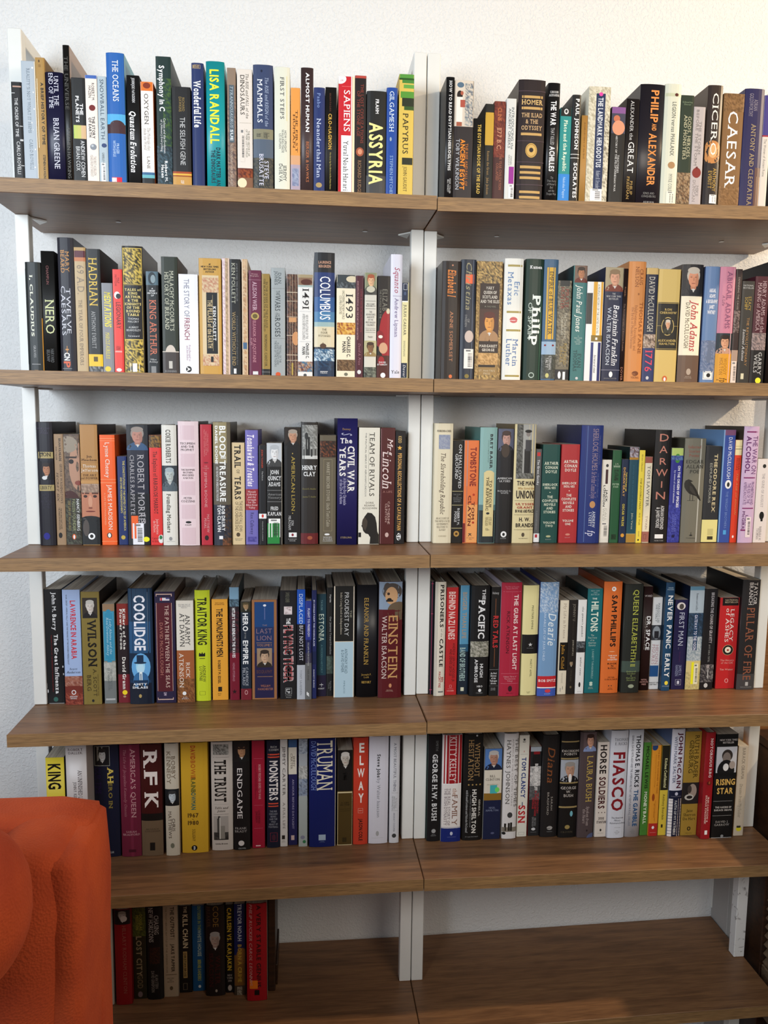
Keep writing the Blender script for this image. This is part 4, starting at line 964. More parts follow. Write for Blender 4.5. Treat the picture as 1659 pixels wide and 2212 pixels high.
2001 2469 1433 -1796 2566 h dccfa4/84704c|cream hardcover with black and white photo of standing soldier on the third right shelf|R 2562 1400 10 94 a8a8a4|N 2562 1400 10 38 5c5c58 3c3c38 7c7c78|R 2035 1500 46 80 2c2c2c|R 2232 1995 50 78 48484c|E 2419 2301 52 72 8c8480|E 2448 2380 46 78 1c1c1c|N 1520 1400 10 94 6c6c64 8c8c88 4c4c48|H 1351 1241 16 98 3c3430 b THE MAN|H 1217 1165 20 96 b89050 i Who Saved the|H 1141 951 14 96 2c2424 b UNION|R 930 924 8 96 5c5040|H 891 750 14 98 a83028 S ULYSSES/GRANT|H 736 660 12 98 3c3430 b IN WAR AND PEACE|R 626 620 8 96 5c5040|H 589 337 16 98 2c2424 b H. W./BRANDS|R 304 298 8 96 5c5040|E 236 145 44 58 5c5040|H 118 98 32 76 776 n DOUBLEDAY
2496 2625 1484 -1797 2037 p 5f6060|thin grey paperback with red square and white foot on the third right shelf|R 1967 1888 20 75 c83838|T 1808 1259 30 68 d8d8d8 S The Great Gatsby|T 695 290 30 55 999 n F. SCOTT FITZGERALD|R 208 21 0 100 ececec|R 188 117 25 66 b83040
2631 3014 1444 -1798 2140 p 1c514b/103430|dark green paperback with white stacked serif capitals on the third right shelf|H 1783 1514 12 92 d8ddc8 S ARTHUR/CONAN/DOYLE|H 1314 1174 6 92 d8ddc8 S SHERLOCK/HOLMES|E 1119 1099 46 52 d8ddc8|H 1053 644 6 94 d8ddc8 S THE/COMPLETE/NOVELS/AND/STORIES|H 488 346 16 84 d8ddc8 S VOLUME/TWO|E 173 129 34 62 b8b890|H 92 72 32 64 aaa n BANTAM
3047 3451 1443 -1798 2149 p b5383c|red paperback with white stacked serif capitals on the third right shelf|H 1823 1551 14 90 e8e0d4 S ARTHUR/CONAN/DOYLE|H 1347 1206 8 88 e8e0d4 S SHERLOCK/HOLMES|E 1156 1136 46 52 e8e0d4|H 1090 682 8 88 e8e0d4 S THE/COMPLETE/NOVELS/AND/STORIES|H 530 387 18 78 e8e0d4 S VOLUME/ONE|E 214 169 36 62 d89080|H 133 112 34 62 d0a0a0 n BANTAM
3457 3945 1415 -1799 2562 h 2b3c7c/202c5c|tall blue hardcover with faded bronze serif lettering on the third right shelf|R 2547 34 26 29 5c74a8|T 2487 1593 52 78 a08c98 s SHERLOCK HOLMES|T 2349 1713 82 88 6c74a0 n THE MAN WHO CREATED|T 1563 990 52 76 a08ca0 i Sir Arthur Conan Doyle|T 1532 1010 80 86 6c78a8 n THE LIFE AND TIMES OF|E 929 777 48 74 c89868|T 706 351 46 78 c8ccd8 S ANDREW/LYCETT|T 290 167 44 80 dde i fp
3973 4186 1479 -1801 1823 p e9e4d8|small cream paperback with bold black author and barcode on the third right shelf|E 1732 1662 40 68 444|R 1612 1299 40 66 4c3034|T 1269 802 22 72 2c2c2c b JACK/LONDON|T 772 486 24 70 b8b4a8 n CALL/WILD|B 455 96 10 90 eee8dc
4192 4392 1452 -1801 2033 p 2a5f3e/141c18|small green paperback with white lettering above dark figure on the third right shelf|H 1766 1656 15 85 b8c8b0 S J. M./BARRIE|N 1615 1373 25 72 1c3c28 2a5f3e 183020|H 1323 1212 10 85 a8bca0 S PETER/PAN|N 193 80 20 75 1c4028 14301c 1c4028
4399 4559 1438 -1802 1839 p 1e2f4c/282420|narrow dark blue paperback with yellow letters on the third right shelf|T 1557 1143 60 80 e0c848 b THE PICTURE OF|T 1662 1032 26 56 d8a860 b DORIAN GRAY|T 869 379 32 66 d8c450 b OSCAR WILDE|E 215 133 25 75 d8a040
4567 4783 1438 -1802 2109 p 1f5061/142c2c|narrow teal paperback with painting at head and ochre foot on the third right shelf|N 2109 1881 0 92 8c8894 5c3428 c0b8c0|R 1881 1831 0 92 b08430|T 1720 727 40 56 3c7088 i Journey to the Center of the Earth|T 666 308 46 64 c8ccb8 s Jules Verne|R 211 199 0 100 b8a870|R 199 14 0 100 b08a3c|R 2109 14 94 97 8c9c98
4789 4914 1437 -1802 2039 p e9d552|slim bright yellow paperback on the third right shelf|T 1953 1581 40 66 6c5c20 i Great Classics|T 1439 759 34 62 5c5020 i THE INVISIBLE MAN|T 667 400 40 64 5c5020 i H.G. Wells|T 267 133 40 60 876 n SIGNET|E 92 51 30 60 222
4939 5105 1476 -1803 1898 p e4dcc4|small cream paperback with brownish-pink head and foot bands on the third right shelf|R 1898 1761 0 96 9c5c50|T 1701 806 36 76 5c5c58 s TOM SAWYER|T 601 303 42 70 b09890 s TWAIN|R 251 20 0 96 a46c60|F 189 86 25 60 4c2c28
5129 5509 1462 -1803 2484 h 1c1a1d/181214|tall black hardcover with stacked copper capital letters on the third right shelf|H 2388 2208 25 78 c88878 n D|H 2127 1956 26 74 c88878 n A|H 1866 1704 28 74 c88878 n R|H 1623 1451 12 82 c88878 n W|H 1359 1200 42 56 c88878 n I|H 1125 941 18 74 c88878 n N|T 829 305 25 76 ccc b ADRIAN DESMOND/& JAMES MOORE|R 195 104 24 74 eee|H 67 36 24 76 aaa s NORTON
5527 5797 1474 -1804 2095 p 33388e|blue paperback with a green bird-like shape at its head on the third right shelf|R 2095 1929 0 100 b8cc78|E 1969 1767 30 75 4c9040|N 1929 1828 0 100 33388e 6c8cb0 5c80a8|T 1706 788 60 82 e8e8f4 b ON THE ORIGIN OF SPECIES|T 1605 890 30 46 c0c4e0 b by means of natural selection|T 633 251 30 70 6c74c0 n CHARLES/DARWIN|N 849 19 0 100 3a409a 4c54ac 2c3080|R 179 117 36 60 1c1c50
5818 6305 1473 -1805 2309 h 7a786c/585448|glossy grey hardcover with a perched black bird drawing on the third right shelf|R 2296 23 72 78 b8b8b0|H 2171 1892 14 74 9c5c50 s Selected/Stories/Poems|H 1856 1530 10 90 333330 s EDGAR/ALLAN/POE|Q 1414 933 4 92 2a2926 3 20 8 6 22 0 36 4 46 10 34 12 40 18 52 28 68 48 84 76 96 99 84 94 70 78 50 72 30 66 14 52 4 36|Q 1302 1056 26 66 403e3a 10 10 40 20 80 70 95 99 50 80 15 50|R 1087 943 34 36 1f1e1c|R 1087 943 47 49 1f1e1c|R 946 940 22 58 1f1e1c|R 241 158 48 50 222|E 189 156 42 56 333|H 123 98 26 72 444 s Doubleday
6312 6673 1472 -1806 2145 p 34363a|charcoal paperback with spaced cream capitals and cream foot on the third right shelf|R 2132 522 2 98 34363a|T 1972 689 56 78 cec19c S THEODORE REX|T 1770 895 30 46 a8a8a0 n EDMUND MORRIS|R 518 19 0 100 e4dc98|R 315 167 38 74 ccc488|R 147 72 38 74 44402c
6706 6974 1471 -1807 2505 p 3f58a4/7aa0cc|tall blue paperback with white sans lettering and bird roundel on the third right shelf|R 2505 2386 8 100 86587c|R 2505 19 0 8 8cb0d8|T 2342 1433 42 74 e4e8f4 n DAVID McCULLOUGH|E 1404 1209 32 86 f0f0f0|E 1355 1248 48 72 333|T 1151 326 44 66 7c94cc s THE WRIGHT BROTHERS|R 286 187 40 66 58a8e0
6982 7136 1470 -1807 2287 p d8462c|orange-red paperback with cream head band and faint gold title on the third right shelf|R 2287 1953 2 100 e4d8ac|R 2152 2142 5 98 b8a878|R 2094 2081 5 98 665|T 1891 1620 25 80 8c2c18 n EDGAR/MOORE|T 1562 642 40 68 d08c58 i THE AGE OF EDISON|E 168 108 30 56 eee
7142 7497 1438 -1808 2588 h cfb6d4/54483c|pale lilac hardcover with purple ruled title on the third right shelf|R 2483 2450 16 86 8c3c74|T 2377 1546 58 92 784c7c n THE WAR ON|T 2377 1566 18 50 6c3070 b ALCOHOL|R 1472 1445 14 88 8c3c74|T 1371 862 16 86 7c5c88 n PROHIBITION AND/THE RISE OF THE/AMERICAN STATE|R 794 768 16 88 8c3c74|T 715 311 18 60 784c7c b LISA/McGIRR|R 311 275 14 50 8c3c74|B 587 133 44 78 e8dce0
7523 7827 1468 -1809 1878 p e6dedb|white paperback with a small black rider silhouette on the third right shelf|E 1761 1673 40 66 333|T 1557 801 42 62 b0a8a8 s THE GUNS OF AUGUST|E 703 525 38 74 1c1c1c|R 564 485 50 66 1c1c1c|T 366 48 22 64 8c8484 s BARBARA W./TUCHMAN
=L4
-7844 -7493 1632 -5230 2471 p 141416|black paperback with worn edges and a white serif title on the fourth left shelf|T 2406 1596 46 70 ddd S John M. Barry|T 1507 222 50 74 e8e8e8 S The Great Influenza|T 1497 263 32 38 8c2828 n THE EPIC STORY OF THE DEADLIEST PLAGUE IN HISTORY|E 152 50 35 62 3c6c64|R 827 787 92 98 ccc|R 666 626 94 99 ccc|R 455 344 0 2 ddd|E 324 243 2 8 ccc|R 20 8 10 96 aaa
-7450 -7095 1536 -5228 2475 p a9bde0|pale sky-blue paperback with red title over desert mountains on the fourth left shelf|T 2246 999 44 76 d03848 b LAWRENCE IN ARABIA|T 2373 879 20 28 444 n WAR, DECEIT, IMPERIAL FOLLY AND THE MAKING OF THE MODERN MIDDLE EAST|H 819 679 12 88 333 i Scott/Anderson|N 628 407 0 100 a8705c 8c5040 b88c7c|R 417 5 0 100 7c3428|N 266 5 0 100 8c4030 6c2820 a85844|E 327 226 36 62 eee|E 311 242 40 58 8c4030|H 206 125 25 70 ddd b ANCHOR/BOOKS
-7078 -6703 1529 -5227 2429 p 8b7a3f/2c2018|olive-gold paperback with framed photo and tall black title on the fourth left shelf|R 2301 1868 8 88 2c2824|P 2291 1878 10 86 3c342c d8d0c8 c8c4bc 242020|T 1828 832 34 82 1c1810 S WILSON|T 772 178 56 74 4c4020 s A. SCOTT|T 642 299 22 44 4c4020 s BERG|T 662 198 78 84 6c5c30 n WINNER PULITZER PRIZE|E 117 56 45 58 222
-6652 -6412 1557 -5227 2162 p 8c9088/5c5c48|short grey paperback with ornate turquoise title plaque on the fourth left shelf|R 2162 2004 0 100 9c8064|R 2004 936 5 96 3c94b4|F 1980 962 12 88 6cb8d0|T 1865 1057 28 78 b8dce8 i Lady Almina and the/Real Downton Abbey|E 2043 1964 30 70 3c94b4|E 976 886 30 70 3c94b4|N 906 503 0 100 c4c4bc b0b0a8 a0a49c|R 503 5 0 100 7c8080|T 785 300 30 70 5c6464 s THE COUNTESS/OF CARNARVON|R 118 81 10 90 bbb
-6374 -6140 1592 -5226 2154 p 5d2426|short red-black paperback with bold white title and yellow dot on the fourth left shelf|R 2154 1692 0 100 8c3028|R 1692 626 0 100 2c2024|R 626 5 0 100 7c2430|T 2041 1161 24 78 f0ece4 S Killers of the/Flower Moon|T 1000 301 40 72 f0ece4 S David Grann|D 281 179 34 78 f8d82c|E 163 118 40 66 b89878
-6120 -5621 1497 -5224 2498 h 16304a/1c2024|thick steel-blue hardcover with white capitals above top-hatted man on the fourth left shelf|R 2498 1790 4 90 2a4a66|R 1790 1111 4 90 305c84|T 2354 1171 26 74 eef b COOLIDGE|R 2423 1151 80 81 8ca8c0|E 1111 507 10 88 70b0e0|E 991 668 28 66 a8dcf8|E 890 648 32 62 c0e4f4|R 1071 900 32 60 1c3854|E 930 880 20 72 1c3854|E 709 325 16 80 3c74a4|R 476 5 4 90 101c30|R 709 507 42 54 e8f4fc|R 668 507 46 50 4c6c90|R 527 466 4 90 1c3c5c|H 476 335 12 76 eee b AMITY/SHLAES|E 223 142 38 50 b8a068
-5580 -5160 1504 -5223 2416 p 2c2344/604838|dark purple and maroon paperback with cream bracket corners on the fourth left shelf|R 2178 259 10 84 5c1c28|R 2372 2352 8 86 d8b8a8|R 2372 2317 8 11 d8b8a8|R 2372 2317 82 86 d8b8a8|R 2287 2228 28 74 e8e0e4|R 2287 2228 30 38 c83040|R 2287 2257 56 74 5c5c90|R 2178 269 8 10 d8b8a8|R 2178 269 83 85 d8b8a8|T 2128 340 50 70 d8bcb0 s THE PATH BETWEEN THE SEAS|T 1810 563 24 40 b87c70 s . DAVID McCULLOUGH .|T 238 167 38 60 dcd n aw|R 95 75 8 86 d8b8a8|R 126 85 8 11 d8b8a8|R 126 85 83 86 d8b8a8
-5138 -4781 1501 -5222 2223 p e4ddd0/8c8068|paperback with white upper half and sandy brown lower half on the fourth left shelf|H 2157 2054 12 82 999 n VOLUME ONE OF/THE LIBERATION/TRILOGY|T 1944 1233 18 82 333 s AN ARMY/AT DAWN|R 1148 5 0 100 a8653c|N 524 5 0 100 8c5834 6c4424 a87444|T 1081 341 14 40 e8dcd0 s ATKINSON|T 879 544 52 76 e8dcd0 s RICK|E 249 167 30 52 eee|H 137 75 20 70 ddd n OWL/BOOKS
-4764 -4447 1582 -5221 2425 h c8d42f/b8b8b0|acid yellow-green hardcover with tall thin black title on the fourth left shelf|T 2269 1243 20 84 2c3010 c TRAITOR KING|R 1050 989 24 66 1c1c1c|E 1070 1036 26 34 1c1c1c|E 1080 1044 42 50 1c1c1c|E 1070 1036 58 66 1c1c1c|R 954 938 28 64 5c6020|T 795 427 26 70 4c5020 s ANDREW/LOWNIE|F 222 140 26 64 7c8420
-4414 -4080 1600 -5220 2220 p e5a63c|orange-yellow paperback with bold black stencil title on the fourth left shelf|H 2156 2090 20 80 8c5c18 b NOW A MAJOR/MOTION PICTURE|T 2019 965 30 72 2c1c10 b THE MONUMENTS MEN|T 884 371 36 54 3c2810 b ROBERT M. EDSEL|R 299 196 36 60 2c2010|H 165 93 34 56 5c4010 n BACK/BAY
-4038 -3841 1578 -5220 2482 p 54242f/3c5058|tall narrow paperback, sky blue above and dark red below on the fourth left shelf|R 2482 2202 0 100 84a8c0|R 2202 2061 0 100 4c6070|N 2222 2061 0 100 4c6070 6c8898 34444c|R 2061 1048 0 100 2c1c24|N 1960 1048 0 100 34202a 5c2430 241820|R 1048 5 0 100 7c1830|T 2031 946 28 62 eee b HITLER'S WAR BENEATH THE WAVES|T 833 423 30 54 b07c88 b MICHAEL FITZGERALD|S 248 134 18 76 2c0c14
-3805 -3588 1571 -5219 2170 p 1e2c3d|dark blue paperback with bold white title and maroon foot on the fourth left shelf|P 2170 1938 0 100 3c3828 a88c68 5c5034 2c2c20|T 1918 1523 22 76 eee b HERO|T 1503 1361 36 52 aaa n OF THE|T 1320 799 22 76 eee b EMPIRE|T 727 316 14 74 b8bcc4 s CANDICE/MILLARD|R 254 5 0 100 7c2430|E 223 120 34 66 c89898|E 207 136 40 60 7c2430
-3569 -3025 1575 -5217 2203 p 33284c/3c2c24|thick paperback with blue-violet panel, gold frame and small portrait on the fourth left shelf|R 2203 5 0 10 a07048|R 2203 5 86 96 a07048|R 2203 2153 0 96 a07048|R 35 5 0 96 a07048|R 2153 1606 11 86 1c4a80|R 1606 1035 11 86 253864|R 1035 35 11 86 28234c|E 2102 2052 44 56 e8e8f0|R 2031 1768 48 52 5c6c9c|H 1657 1626 38 62 a08c94 s THE|H 1596 1290 17 78 8c7484 n LAST/LION|R 1264 1256 17 78 b88c60|H 1229 1174 20 76 b88c70 s VOLUME I|P 1141 717 19 78 a08870 c8a88c 3c3028 342c24|H 655 572 18 78 6c4c50 s BIOGRAPHY|R 517 509 20 80 b88c60|H 345 200 22 82 a06c60 b WILLIAM/MANCHESTER
-2972 -2617 1550 -5216 2402 p 1f1e22|black paperback with red outlined capitals reading FLYING TIGER on the fourth left shelf|T 2364 2142 34 58 776 n SAMUEL KLEINER|R 2051 1879 24 72 e4d8d8|N 2041 1889 28 68 e4d8d8 8c7070 e4d8d8|T 1798 1666 38 64 eee b THE|T 1649 996 22 84 c8c0c0 b FLYING|T 1639 1004 26 80 b83438 b FLYING|T 961 373 22 86 c8c0c0 b TIGER|T 952 381 26 82 b83438 b TIGER|F 253 114 32 70 ccc|T 232 135 38 62 ccc b LP|H 103 24 32 70 999 n LYONS/PRESS
-2609 -2437 1507 -5216 2433 p 15151f|narrow paperback in bright blue, black and silver bands on the fourth left shelf|R 2433 1673 0 100 1c5cc0|T 2330 1673 26 72 d0dcf0 s DISPLACED|T 1642 866 30 76 d8d8e0 s BUT NOT LOST|R 773 5 0 100 b8bcc4|T 660 102 36 62 7c8088 s TONY SAARINEN
-2429 -2301 1495 -5215 2183 p 23285a|very narrow paperback fading from violet-blue to grey on the fourth left shelf|R 2183 1327 0 100 303c8c|R 815 5 0 100 6c6c6c|R 1040 815 0 100 403c50|T 2018 1398 36 74 ccd b FLIGHT TO FREEDOM|T 1266 753 36 62 bbb s ESCAPE FROM ESTONIA|T 671 433 34 62 444 n NEILANS|T 174 81 34 76 fff I g
-2294 -2194 1537 -5215 2404 p 232c60|very narrow tall navy booklet with small white capitals on the fourth left shelf|T 2188 1169 34 66 ccd b IF I COULD PAINT THE MOON BLACK|R 1056 768 0 100 1c2850|T 654 250 34 62 bbc b NANCY BURKE
-2184 -1981 1676 -5215 2290 p 1f4350|narrow dark teal paperback with purple-black foot on the fourth left shelf|T 2154 1929 42 62 7ca0a4 n TAYLOR|T 1846 1239 22 78 d0dccc s ESTONIA|T 1166 532 42 64 5c8488 n A MODERN HISTORY|R 480 5 0 100 231c38|R 302 218 50 53 ddd|R 271 260 30 70 ddd|H 193 159 15 82 ccc b HURST
-1969 -1835 1675 -5214 2427 p 222222|narrow black paperback with grey photo of a road on the fourth left shelf|T 2274 2100 45 72 ccc S Martin|T 1783 945 48 76 aaa s Our Journey Toward Freedom|N 904 508 0 100 4c5850 5c6c64 3c443c|R 508 5 0 100 1f2022|T 340 130 30 80 888 n Karin Maria/Poovey
-1819 -1357 1570 -5213 2478 p 22211f|wide paperback, black upper half and pale blue lower half on the fourth left shelf|R 2478 5 0 6 e8dcc8|R 2478 5 91 94 f0e4d0|R 1249 5 6 91 b4ccd8|R 1260 1247 6 91 e8dcc8|T 1947 1783 74 84 998 s THE|T 2340 1383 50 70 ccc s PROUDEST DAY|T 2334 1414 30 40 b8b0a0 s India's Long Road to Independence|T 1094 545 34 66 5c7480 n ANTHONY READ/& DAVID FISHER|T 378 96 46 54 7c94a0 n PIMLICO
-1325 -880 1569 -5212 2501 h 1f1f24/2c2c30|plain black cloth hardcover with gold serif title on the fourth left shelf|T 2216 742 36 58 b8964c s ELEANOR AND FRANKLIN|H 544 429 24 74 b8964c s Joseph P./Lash|H 367 310 26 72 b8964c S HISTORY
-856 -350 1486 -5210 2584 h 5e131c/505054|dark red hardcover with a wild-haired man's photo at the head on the fourth left shelf|R 2584 1973 1 99 8c9cb0|E 2554 2188 14 98 544c48|E 2564 2330 20 50 544c48|E 2472 2086 26 80 c8a078|E 2228 2157 34 54 1c1818|E 2351 2290 34 46 3c2c28|R 2188 2147 30 60 2c2420|E 2147 1738 36 130 6c5c48|R 1973 5 0 100 5e131c|T 1841 456 42 84 c89c68 s EINSTEIN|T 1830 445 14 36 d8c8c0 n WALTER ISAACSON|E 330 236 46 58 c89068|H 194 146 28 70 c0a090 s SIMON &/SCHUSTER
=R4
279 359 1565 -5191 2541 p 22232c|very thin dark booklet with pink stitched line beside post on the fourth right shelf|R 2541 5 40 52 b04468|R 2500 2486 20 80 c05070|R 1831 1819 20 80 c05070|R 116 104 10 90 c05070
365 603 1469 -5191 2554 h dfd8c8/2c2424|cream hardcover with fine side rules and bold black slab title on the fourth right shelf|R 2554 5 6 8 888|R 2554 5 14 16 888|R 2554 5 22 24 888|T 2489 1545 48 82 1c1814 S PRISONERS|T 1514 1338 56 74 998 i of the|T 1296 661 48 82 1c1814 S CASTLE|T 556 199 42 92 b03838 b BEN/MACINTYRE|R 115 84 42 88 777
621 882 1501 -5193 2424 p bb2c2e|red paperback with condensed white capitals on the fourth right shelf|T 2327 1263 22 80 e8c8c0 b BEHIND NAZI LINES|T 1180 310 34 84 5c1418 n ANDREW GEROW HODGES JR/AND DENISE GEORGE|F 236 173 40 58 eaa|R 150 144 25 70 c88|H 114 88 18 78 e8b0a8 b CALIBER
905 1144 1535 -5195 2463 p 1c2b3a/2c2018|blue-topped dark paperback with faded tan and white capitals on the fourth right shelf|R 2463 1146 14 94 5c98b8|R 2463 1146 14 20 7cb4d0|T 2308 1272 34 76 a89888 b BIGGER THAN LIFE|R 1146 979 14 94 34607c|T 1067 315 20 74 a8c0bc b BAND OF BROTHERS|R 167 82 32 62 d8d8c0
1150 1565 1423 -5196 2479 h 151517|thick black hardcover with white title and jungle photo band on the fourth right shelf|T 2403 2167 58 76 ddd S THE|T 2157 1299 40 76 e8e8e8 S PACIFIC|R 1241 893 2 98 8c8c7c|N 1241 893 2 98 8c8c7c b8b4a8 5c5c50|T 841 316 26 44 e0e0e0 b AMBROSE|T 736 431 54 72 e0e0e0 b HUGH|H 248 200 40 70 ccc b HBO|E 172 100 48 64 eee|H 88 62 36 72 999 n CALIBER
1594 1794 1406 -5198 2447 p 1b1818|narrow black paperback with bold red title on the fourth right shelf|H 2338 2283 10 80 ccc s Holway|R 2191 1809 46 52 8c5838|T 1809 1093 28 86 c8383a b RED TAILS|R 1082 664 46 52 8c5838|R 604 598 0 96 999|H 548 264 6 86 ddd S An Oral/History/of the/Tuskegee/Airmen|R 235 229 0 96 777|H 186 116 20 70 999 n DOVER
1803 2259 1377 -5199 2554 h b02a44/c8bcc8|thick crimson hardcover with spaced white title on the fourth right shelf|H 2482 2404 16 84 d88898 s The War in Western/Europe 1944-1945|R 2358 2352 8 94 d07888|R 2355 531 50 51 c05068|T 2287 605 62 84 ecd4d0 b THE GUNS AT LAST LIGHT|T 1917 982 28 44 501020 n RICK ATKINSON|R 523 517 8 94 d07888|H 478 331 20 84 e0a0a8 s Volume Three of/The Liberation/Trilogy|R 298 292 8 94 d07888|E 246 113 44 64 3c1020|H 83 62 36 70 701830 n HENRY HOLT
2302 2655 1413 -5202 2483 h e6dca4|pale yellow hardcover with a black middle band on the fourth right shelf|T 2036 1504 54 66 5c5c40 n PINSTRIPE EMPIRE|R 1385 955 0 100 1c1a1a|S 1207 1113 38 66 ccc|R 1084 1078 30 72 888|T 829 432 54 66 5c5c40 n MARTY APPEL|H 99 50 38 62 886 n BLOOMS/BURY
2661 3075 1346 -5204 2568 h 7fa3c8/2c3470|cloud-patterned sky blue hardcover with red band near foot on the fourth right shelf|N 2568 1888 0 100 7c9cc0 c8d4e0 8cacd0|T 1877 1159 46 92 e8f0f8 i Dearie|T 2239 813 22 34 d0dff0 n THE REMARKABLE LIFE OF JULIA CHILD|R 461 211 0 100 c83038|H 385 321 6 98 f0e0e0 b BOB SPITZ|R 211 186 0 100 f0e8e8|R 186 5 0 100 4864b8|E 165 84 40 72 d84850|H 67 41 38 72 b0c0e8 n KNOPF
3140 3340 1423 -5207 2141 p e6dcc6|short cream paperback with gold name on black panel on the fourth right shelf|T 2065 1281 44 74 b8a898 s My Life in France|R 1192 552 14 98 18140f|T 1144 594 36 70 c8963c s Julia Child|T 498 264 40 60 b8b0a0 n WITH ALEX PRUD'HOMME|R 190 115 60 64 444|T 158 61 30 42 999 n 5
3353 3545 1436 -5208 2146 p 25201d|short near-black paperback with faint name and tiny face on the fourth right shelf|T 2060 1674 46 76 8c8478 s JOHNNY U|T 1653 1275 50 58 5c5448 n The Life and Times of|T 1243 884 52 70 b0a898 s JOHN UNITAS|P 799 608 10 84 25201d a89478 1c1814 1c1814|T 565 299 40 60 5c5448 n TOM CALLAHAN|E 192 139 40 62 7c6c50
3558 3750 1438 -5209 2148 p ecebe8|short white paperback with typewriter lettering on the fourth right shelf|T 1996 1314 48 68 555 i the queen's gambit|N 1209 959 0 100 3c4044 5c6064 888c90|R 1061 955 0 100 2c2c30|T 849 434 46 66 333 i walter tevis|E 274 156 38 62 222|R 58 52 25 75 999
3775 4119 1471 -5210 2389 p 1d7379/0c2c30|teal paperback with big white condensed title on the fourth right shelf|H 2362 2237 20 78 a8c8c8 n NEW YORK/TIMES/BESTSELLER|H 2180 2139 30 62 dde8e0 b THE|T 2097 1418 28 78 e4ecdc b HILTONS|H 1365 1079 12 72 c8d8cc s The/True Story/of an/American/Dynasty|T 1015 343 44 58 a0c4c0 s J. RANDY TARABORRELLI|E 268 214 34 56 cdc|E 225 171 34 56 cdc|H 154 96 26 62 bcb n GRAND/CENTRAL
4137 4556 1463 -5212 2550 h e07838/a04c24|bright orange hardcover with giant black condensed title on the fourth right shelf|E 2439 2335 40 64 fff|E 2404 2372 46 56 e07838|T 2247 1076 44 76 1c1412 b SAM PHILLIPS|H 895 757 34 88 f4e4d4 b THE MAN/WHO/INVENTED|H 714 558 34 88 2c1810 S ROCK/N/ROLL|E 970 959 40 72 f4d4b0|H 393 300 22 96 5c2c18 s PETER/GURALNICK|E 189 163 44 50 333|E 189 163 58 64 333|H 135 81 42 68 6c3818 n LITTLE/BROWN
4620 5045 1463 -5215 2492 h 2c302c/343430|dark green-black hardcover with yellow serif title on the fourth right shelf|R 740 482 0 100 4c5c54|T 2366 1799 46 76 c4c85c s QUEEN|T 1718 911 46 76 c4c85c s ELIZABETH|T 900 615 46 72 c4c85c s TH II|H 525 277 26 80 a0b070 s Deborah/Strober/&/Gerald S./Strober|E 202 116 38 70 a8b098
5118 5329 1591 -5218 2409 p 2d1618/382c2c|narrow dark maroon paperback with bold white title on the fourth right shelf|H 2215 2162 10 92 c8c0c0 n WARD|T 1726 943 46 92 eee b DR. SPACE|T 1715 954 26 40 b8b0a8 n The Life of Wernher von Braun|H 283 119 4 92 d8a8a0 n NAVAL/INSTITUTE/PRESS
5365 5595 1653 -5219 2146 p dcdfe2|short white paperback with teen sticker and round photo on the fourth right shelf|T 2008 1558 30 76 6c7880 s MARGOT LEE/SHETTERLY|R 1504 1153 0 100 3c4048|E 1483 1170 12 92 98a0a8|R 1364 1192 30 76 2c2c34|T 1051 585 14 84 b89098 s HIDDEN/FIGURES|D 563 302 4 90 205890|T 498 378 14 80 eee I TEEN|H 181 94 4 96 555 b MARGOT LEE/SHETTERLY
5605 5812 1542 -5220 2509 h 234e70/1c3448|deep blue hardcover with bold white title and yellow sun on the fourth right shelf|H 2410 2329 14 86 a8c0d0 b HAISE/MOORE|T 2213 1628 28 86 f0f0f0 b NEVER|T 1532 995 28 86 f0f0f0 b PANIC|T 877 324 28 86 f0f0f0 b EARLY|E 237 143 34 74 f0dc50|H 128 91 12 92 9ab n SMITHSONIAN
5873 6188 1613 -5222 2095 p 272350/141828|dark indigo paperback with round photo and white title on the fourth right shelf|E 2035 1860 14 78 e8e0dc|E 2003 1875 32 66 5c5450|T 1800 1035 36 76 c8ccdc n FIRST MAN|T 992 948 40 70 889 n ..|T 894 655 50 58 5c3468 n THE LIFE OF ARMSTRONG|T 579 317 26 76 98a0c0 s JAMES R./HANSEN|F 240 104 32 74 ccd|R 207 131 44 62 ccd
6200 6538 1584 -5223 2406 p 7c92a0/10203c|paperback with snowy harbour photo and yellow barcode sticker on the fourth right shelf|R 2406 2317 0 100 6c98b0|R 2317 1762 0 100 bccad4|T 2243 1847 44 58 445 s Romance and Conflict|N 1794 1180 0 100 34485c 46607c 2c3c4c|R 1245 681 0 100 c4ccd0|N 1245 681 0 100 c4ccd0 8c9ca8 a4b0b8|R 1762 920 36 66 1c4468|T 1751 931 40 62 dde b GATEWAY TO THE MOON|R 681 5 0 100 d8ca90|N 420 5 0 100 d8ca90 c8b87c b0a878|B 616 135 52 84 ece8c8|D 649 135 36 54 f0ec28
6546 6850 1568 -5225 2351 p 1f1d22/2c2c30|black paperback with white condensed title and photo at foot on the fourth right shelf|T 2266 1095 50 74 b8b4b8 b BREAKING THE CHAINS OF GRAVITY|T 1062 649 50 64 888 b AMY SHIRA TEITEL|N 595 179 0 100 3c3a40 8c8888 242228|R 486 267 52 60 bbb|E 595 497 44 64 a8a0a0|E 157 48 30 60 ccc
6937 7399 1607 -5227 2137 p c52c30/5c1c20|bright red paperback with round agency-style seal and black head on the fourth right shelf|R 2137 1954 12 100 1c1414|H 2109 2008 24 92 c8b8a0 n NATIONAL/BESTSELLER|T 1890 1100 32 78 f0e4e0 s LEGACY/of ASHES|E 1039 794 26 82 b8a880|E 1028 805 28 80 1c1c1c|E 991 849 38 70 ece4d0|E 936 893 48 60 a02828|H 707 586 18 88 e8b0a8 s The History/of the CIA|H 477 433 18 88 e8c0b8 s Tim Weiner|E 246 140 46 66 e8a0a0|E 230 155 50 62 c52c30
